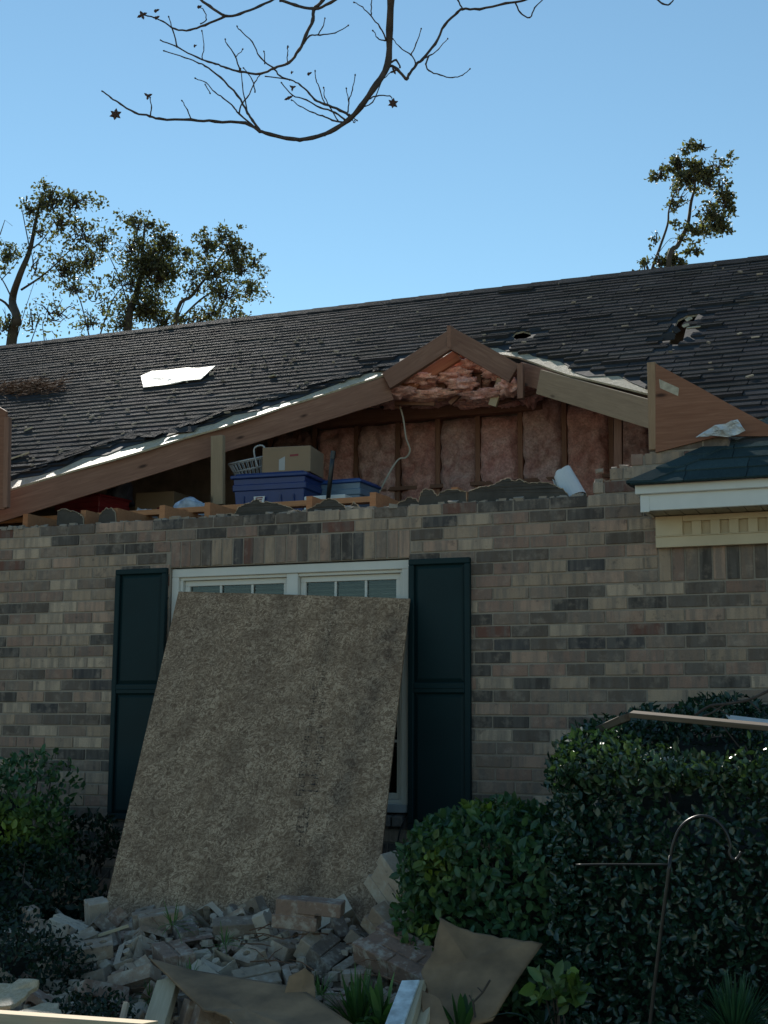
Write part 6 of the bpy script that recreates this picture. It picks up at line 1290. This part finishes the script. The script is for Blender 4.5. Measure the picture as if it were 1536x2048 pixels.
# ================================================================ TREES BEHIND THE HOUSE
def far_tree(name, label, dist, stems, blobs, n_per, lsz, seed, base, mat=None, bare=()):
    rs = random.Random(seed); rg = np.random.RandomState(seed)
    root = empty(name, base, label, 'tree', 'trees behind the house')
    tp = lambda px, py, dz=0.0: DP(px, py, dist+dz)
    mb = MB()
    for i, (pl_, ra, rb) in enumerate(stems):
        pts = [tp(x, y, rs.uniform(-.3, .3)) for x, y in pl_]
        if i == 0: pts = [Vector(base)] + pts; 
        sp_ = smooth(pts, 5); n = len(sp_); ra_ = ra
        mb.tube(sp_, [(ra_+(rb-ra_)*k/(n-1))*(.4 if ra > .12 else .3) for k in range(n)], 7)
    # fine twigs
    tips = []
    for (px, py, rx, ry, k, dens) in blobs:
        for j in range(int(22*k)):
            a = rs.uniform(0, 6.28); r_ = math.sqrt(rs.random()); q = tp(px+rx*r_*math.cos(a), py+ry*r_*math.sin(a), rs.uniform(-1, 1)*rx*dist/FPX)
            o_ = tp(px+rs.uniform(-.3, .3)*rx, py+ry*rs.uniform(.2, .9), 0); mb.tube([o_, o_.lerp(q, .5)+Vector((0, 0, rs.uniform(-.1, .15))), q], [.014, .009, .004], 3, cap=False)
    for pl_ in bare: mb.tube([tp(x, y) for x, y in pl_], [.012]+[.008]*(len(pl_)-2)+[.004], 3, cap=False)
    obj('trunk', mb, M_bark2, root, smooth=True)
    P = []
    for (px, py, rx, ry, k, dens) in blobs:
        nc = max(5, int(16*k)); s = dist/FPX
        ctr = tp(px, py); cl = rg.normal(size=(nc, 3))*.62; cl = cl*np.array([rx, rx*.9, ry])*s
        m = int(n_per*k*dens)
        w_ = rg.randint(0, nc, m); q = cl[w_]+rg.normal(size=(m, 3))*np.array([rx, rx, ry])*s*.24
        P.append(np.array(ctr)+q)
    P = np.concatenate(P); m = len(P)
    D = rg.normal(size=(m, 3))+np.array([0, 0, -.1]); N = rg.normal(size=(m, 3))
    L = lsz*rg.uniform(.6, 1.3, m)
    leaves('crown', P, D, N, L, L*rg.uniform(.4, .65, m), mat or M_leafT, root, seed, rg.uniform(0, 1, m), .45)
    return root
far_tree('oak_tree', 'tall thin-leaved tree at the left edge behind the roof, leaning over to the right', 24,
         [([(-5, 1050), (22, 690), (34, 640), (25, 600), (40, 550), (60, 500), (72, 440), (82, 400)], .30, .04), ([(34, 640), (10, 605), (-25, 590)], .10, .05), ([(42, 580), (80, 555), (110, 530), (140, 500)], .07, .03), ([(60, 500), (85, 480), (110, 440)], .05, .02), ([(25, 600), (5, 560), (-20, 530)], .05, .02), ([(60, 500), (48, 440), (42, 410)], .04, .015)],
         [(100, 395, 32, 30, 1.0, 1), (60, 415, 24, 16, .5, .7), (150, 400, 38, 22, .9, .8), (120, 440, 34, 24, .8, .8), (80, 455, 26, 24, .4, .6), (165, 465, 46, 24, .9, .8), (205, 480, 28, 22, .5, .7), (130, 530, 40, 28, 1.3, 1), (175, 515, 34, 26, .9, .8), (15, 510, 22, 22, .8, .9), (150, 570, 50, 22, .7, .6), (70, 520, 30, 40, .3, .4), (110, 620, 50, 26, .7, .6), (10, 640, 26, 28, .6, .7), (195, 590, 26, 20, .3, .5), (60, 640, 40, 30, .3, .4)], 470, .066, 51, (-16.5, 14, 0),
         bare=[[(0, 470), (10, 440), (25, 452)], [(30, 690), (50, 620), (70, 560)], [(60, 690), (78, 640), (70, 600)], [(90, 690), (85, 650), (100, 600)], [(20, 520), (5, 480)], [(2, 560), (30, 530), (48, 500)]])
far_tree('oak_tree', 'dense dark-centred tree in the middle of the left group behind the roof', 26,
         [([(250, 1050), (255, 665), (270, 600), (282, 550), (285, 500), (290, 450)], .28, .04), ([(262, 630), (240, 560), (215, 505)], .06, .02), ([(200, 670), (225, 600), (250, 570)], .05, .02), ([(180, 680), (160, 600), (140, 570)], .05, .02), ([(276, 600), (310, 540), (330, 490)], .06, .02)],
         [(270, 445, 30, 14, .7, .9), (300, 450, 20, 12, .3, .8), (262, 490, 26, 20, .6, .7), (330, 480, 28, 18, .9, 1), (300, 520, 40, 34, 3.2, 1.5), (320, 545, 30, 24, 1.6, 1.5), (262, 560, 36, 26, 1.1, .8), (290, 610, 40, 30, 2.4, 1.3), (245, 640, 42, 26, 1.2, .8), (330, 640, 36, 22, 1.3, 1), (180, 640, 36, 24, .6, .6), (225, 560, 20, 20, .25, .5), (370, 510, 18, 16, .4, .6), (210, 610, 30, 20, .3, .5)], 470, .066, 52, (-15.5, 17, 0))
far_tree('oak_tree', 'spreading lighter tree at the right of the left group behind the roof', 25,
         [([(345, 1000), (350, 650), (385, 590), (420, 545), (450, 500)], .14, .03), ([(345, 655), (400, 600), (450, 570), (490, 545)], .08, .02), ([(350, 650), (378, 580), (392, 540)], .04, .015)],
         [(445, 470, 26, 16, .7, .9), (412, 490, 24, 20, .7, .9), (465, 495, 26, 20, .9, 1), (420, 540, 36, 24, 1.2, 1), (480, 530, 32, 26, 1.0, .9), (505, 520, 20, 20, .4, .8), (395, 570, 24, 20, .5, .7), (450, 580, 44, 22, 1.4, 1), (500, 570, 26, 24, .6, .8), (430, 620, 40, 16, .7, .7), (380, 640, 34, 16, .6, .8), (470, 630, 36, 7, .35, .6), (525, 545, 14, 12, .15, .6), (400, 640, 20, 12, .3, .7)], 470, .066, 53, (-13, 16.5, 0))
far_tree('slender_tree', 'slender two-stemmed tree rising alone behind the ridge at the right', 22,
         [([(1335, 900), (1336, 545), (1356, 490), (1375, 450), (1382, 405), (1390, 370), (1385, 330)], .14, .03), ([(1300, 620), (1302, 550), (1318, 500), (1335, 450), (1338, 420), (1350, 385), (1370, 370)], .10, .02), ([(1354, 490), (1372, 475), (1378, 462)], .03, .015), ([(1290, 550), (1288, 532), (1282, 526)], .05, .03), ([(1338, 425), (1365, 410), (1380, 400)], .03, .02), ([(1318, 505), (1340, 478), (1360, 478)], .02, .01)],
         [(1405, 292, 20, 8, .35, .9), (1370, 300, 10, 6, .08, .7), (1355, 325, 24, 16, .7, .9), (1395, 335, 26, 16, .7, .9), (1435, 330, 22, 18, .45, .8), (1318, 350, 20, 12, .45, .9), (1375, 355, 28, 18, 1.0, 1), (1415, 360, 26, 16, .8, 1), (1360, 390, 18, 18, .3, .8), (1450, 400, 16, 20, .8, 1.1), (1420, 425, 26, 20, 1.0, 1.1), (1440, 450, 18, 12, .7, 1.1), (1390, 460, 30, 14, .8, 1), (1345, 412, 18, 8, .2, .8), (1355, 450, 12, 8, .15, .8), (1390, 500, 16, 10, .3, .9), (1350, 520, 14, 16, .6, 1.1), (1320, 520, 20, 16, .5, .9), (1310, 480, 10, 14, .12, .8), (1268, 545, 10, 6, .12, 1), (1295, 530, 12, 10, .2, .9), (1440, 370, 16, 20, .3, .8)], 400, .068, 54, (-8.2, 16, 0))
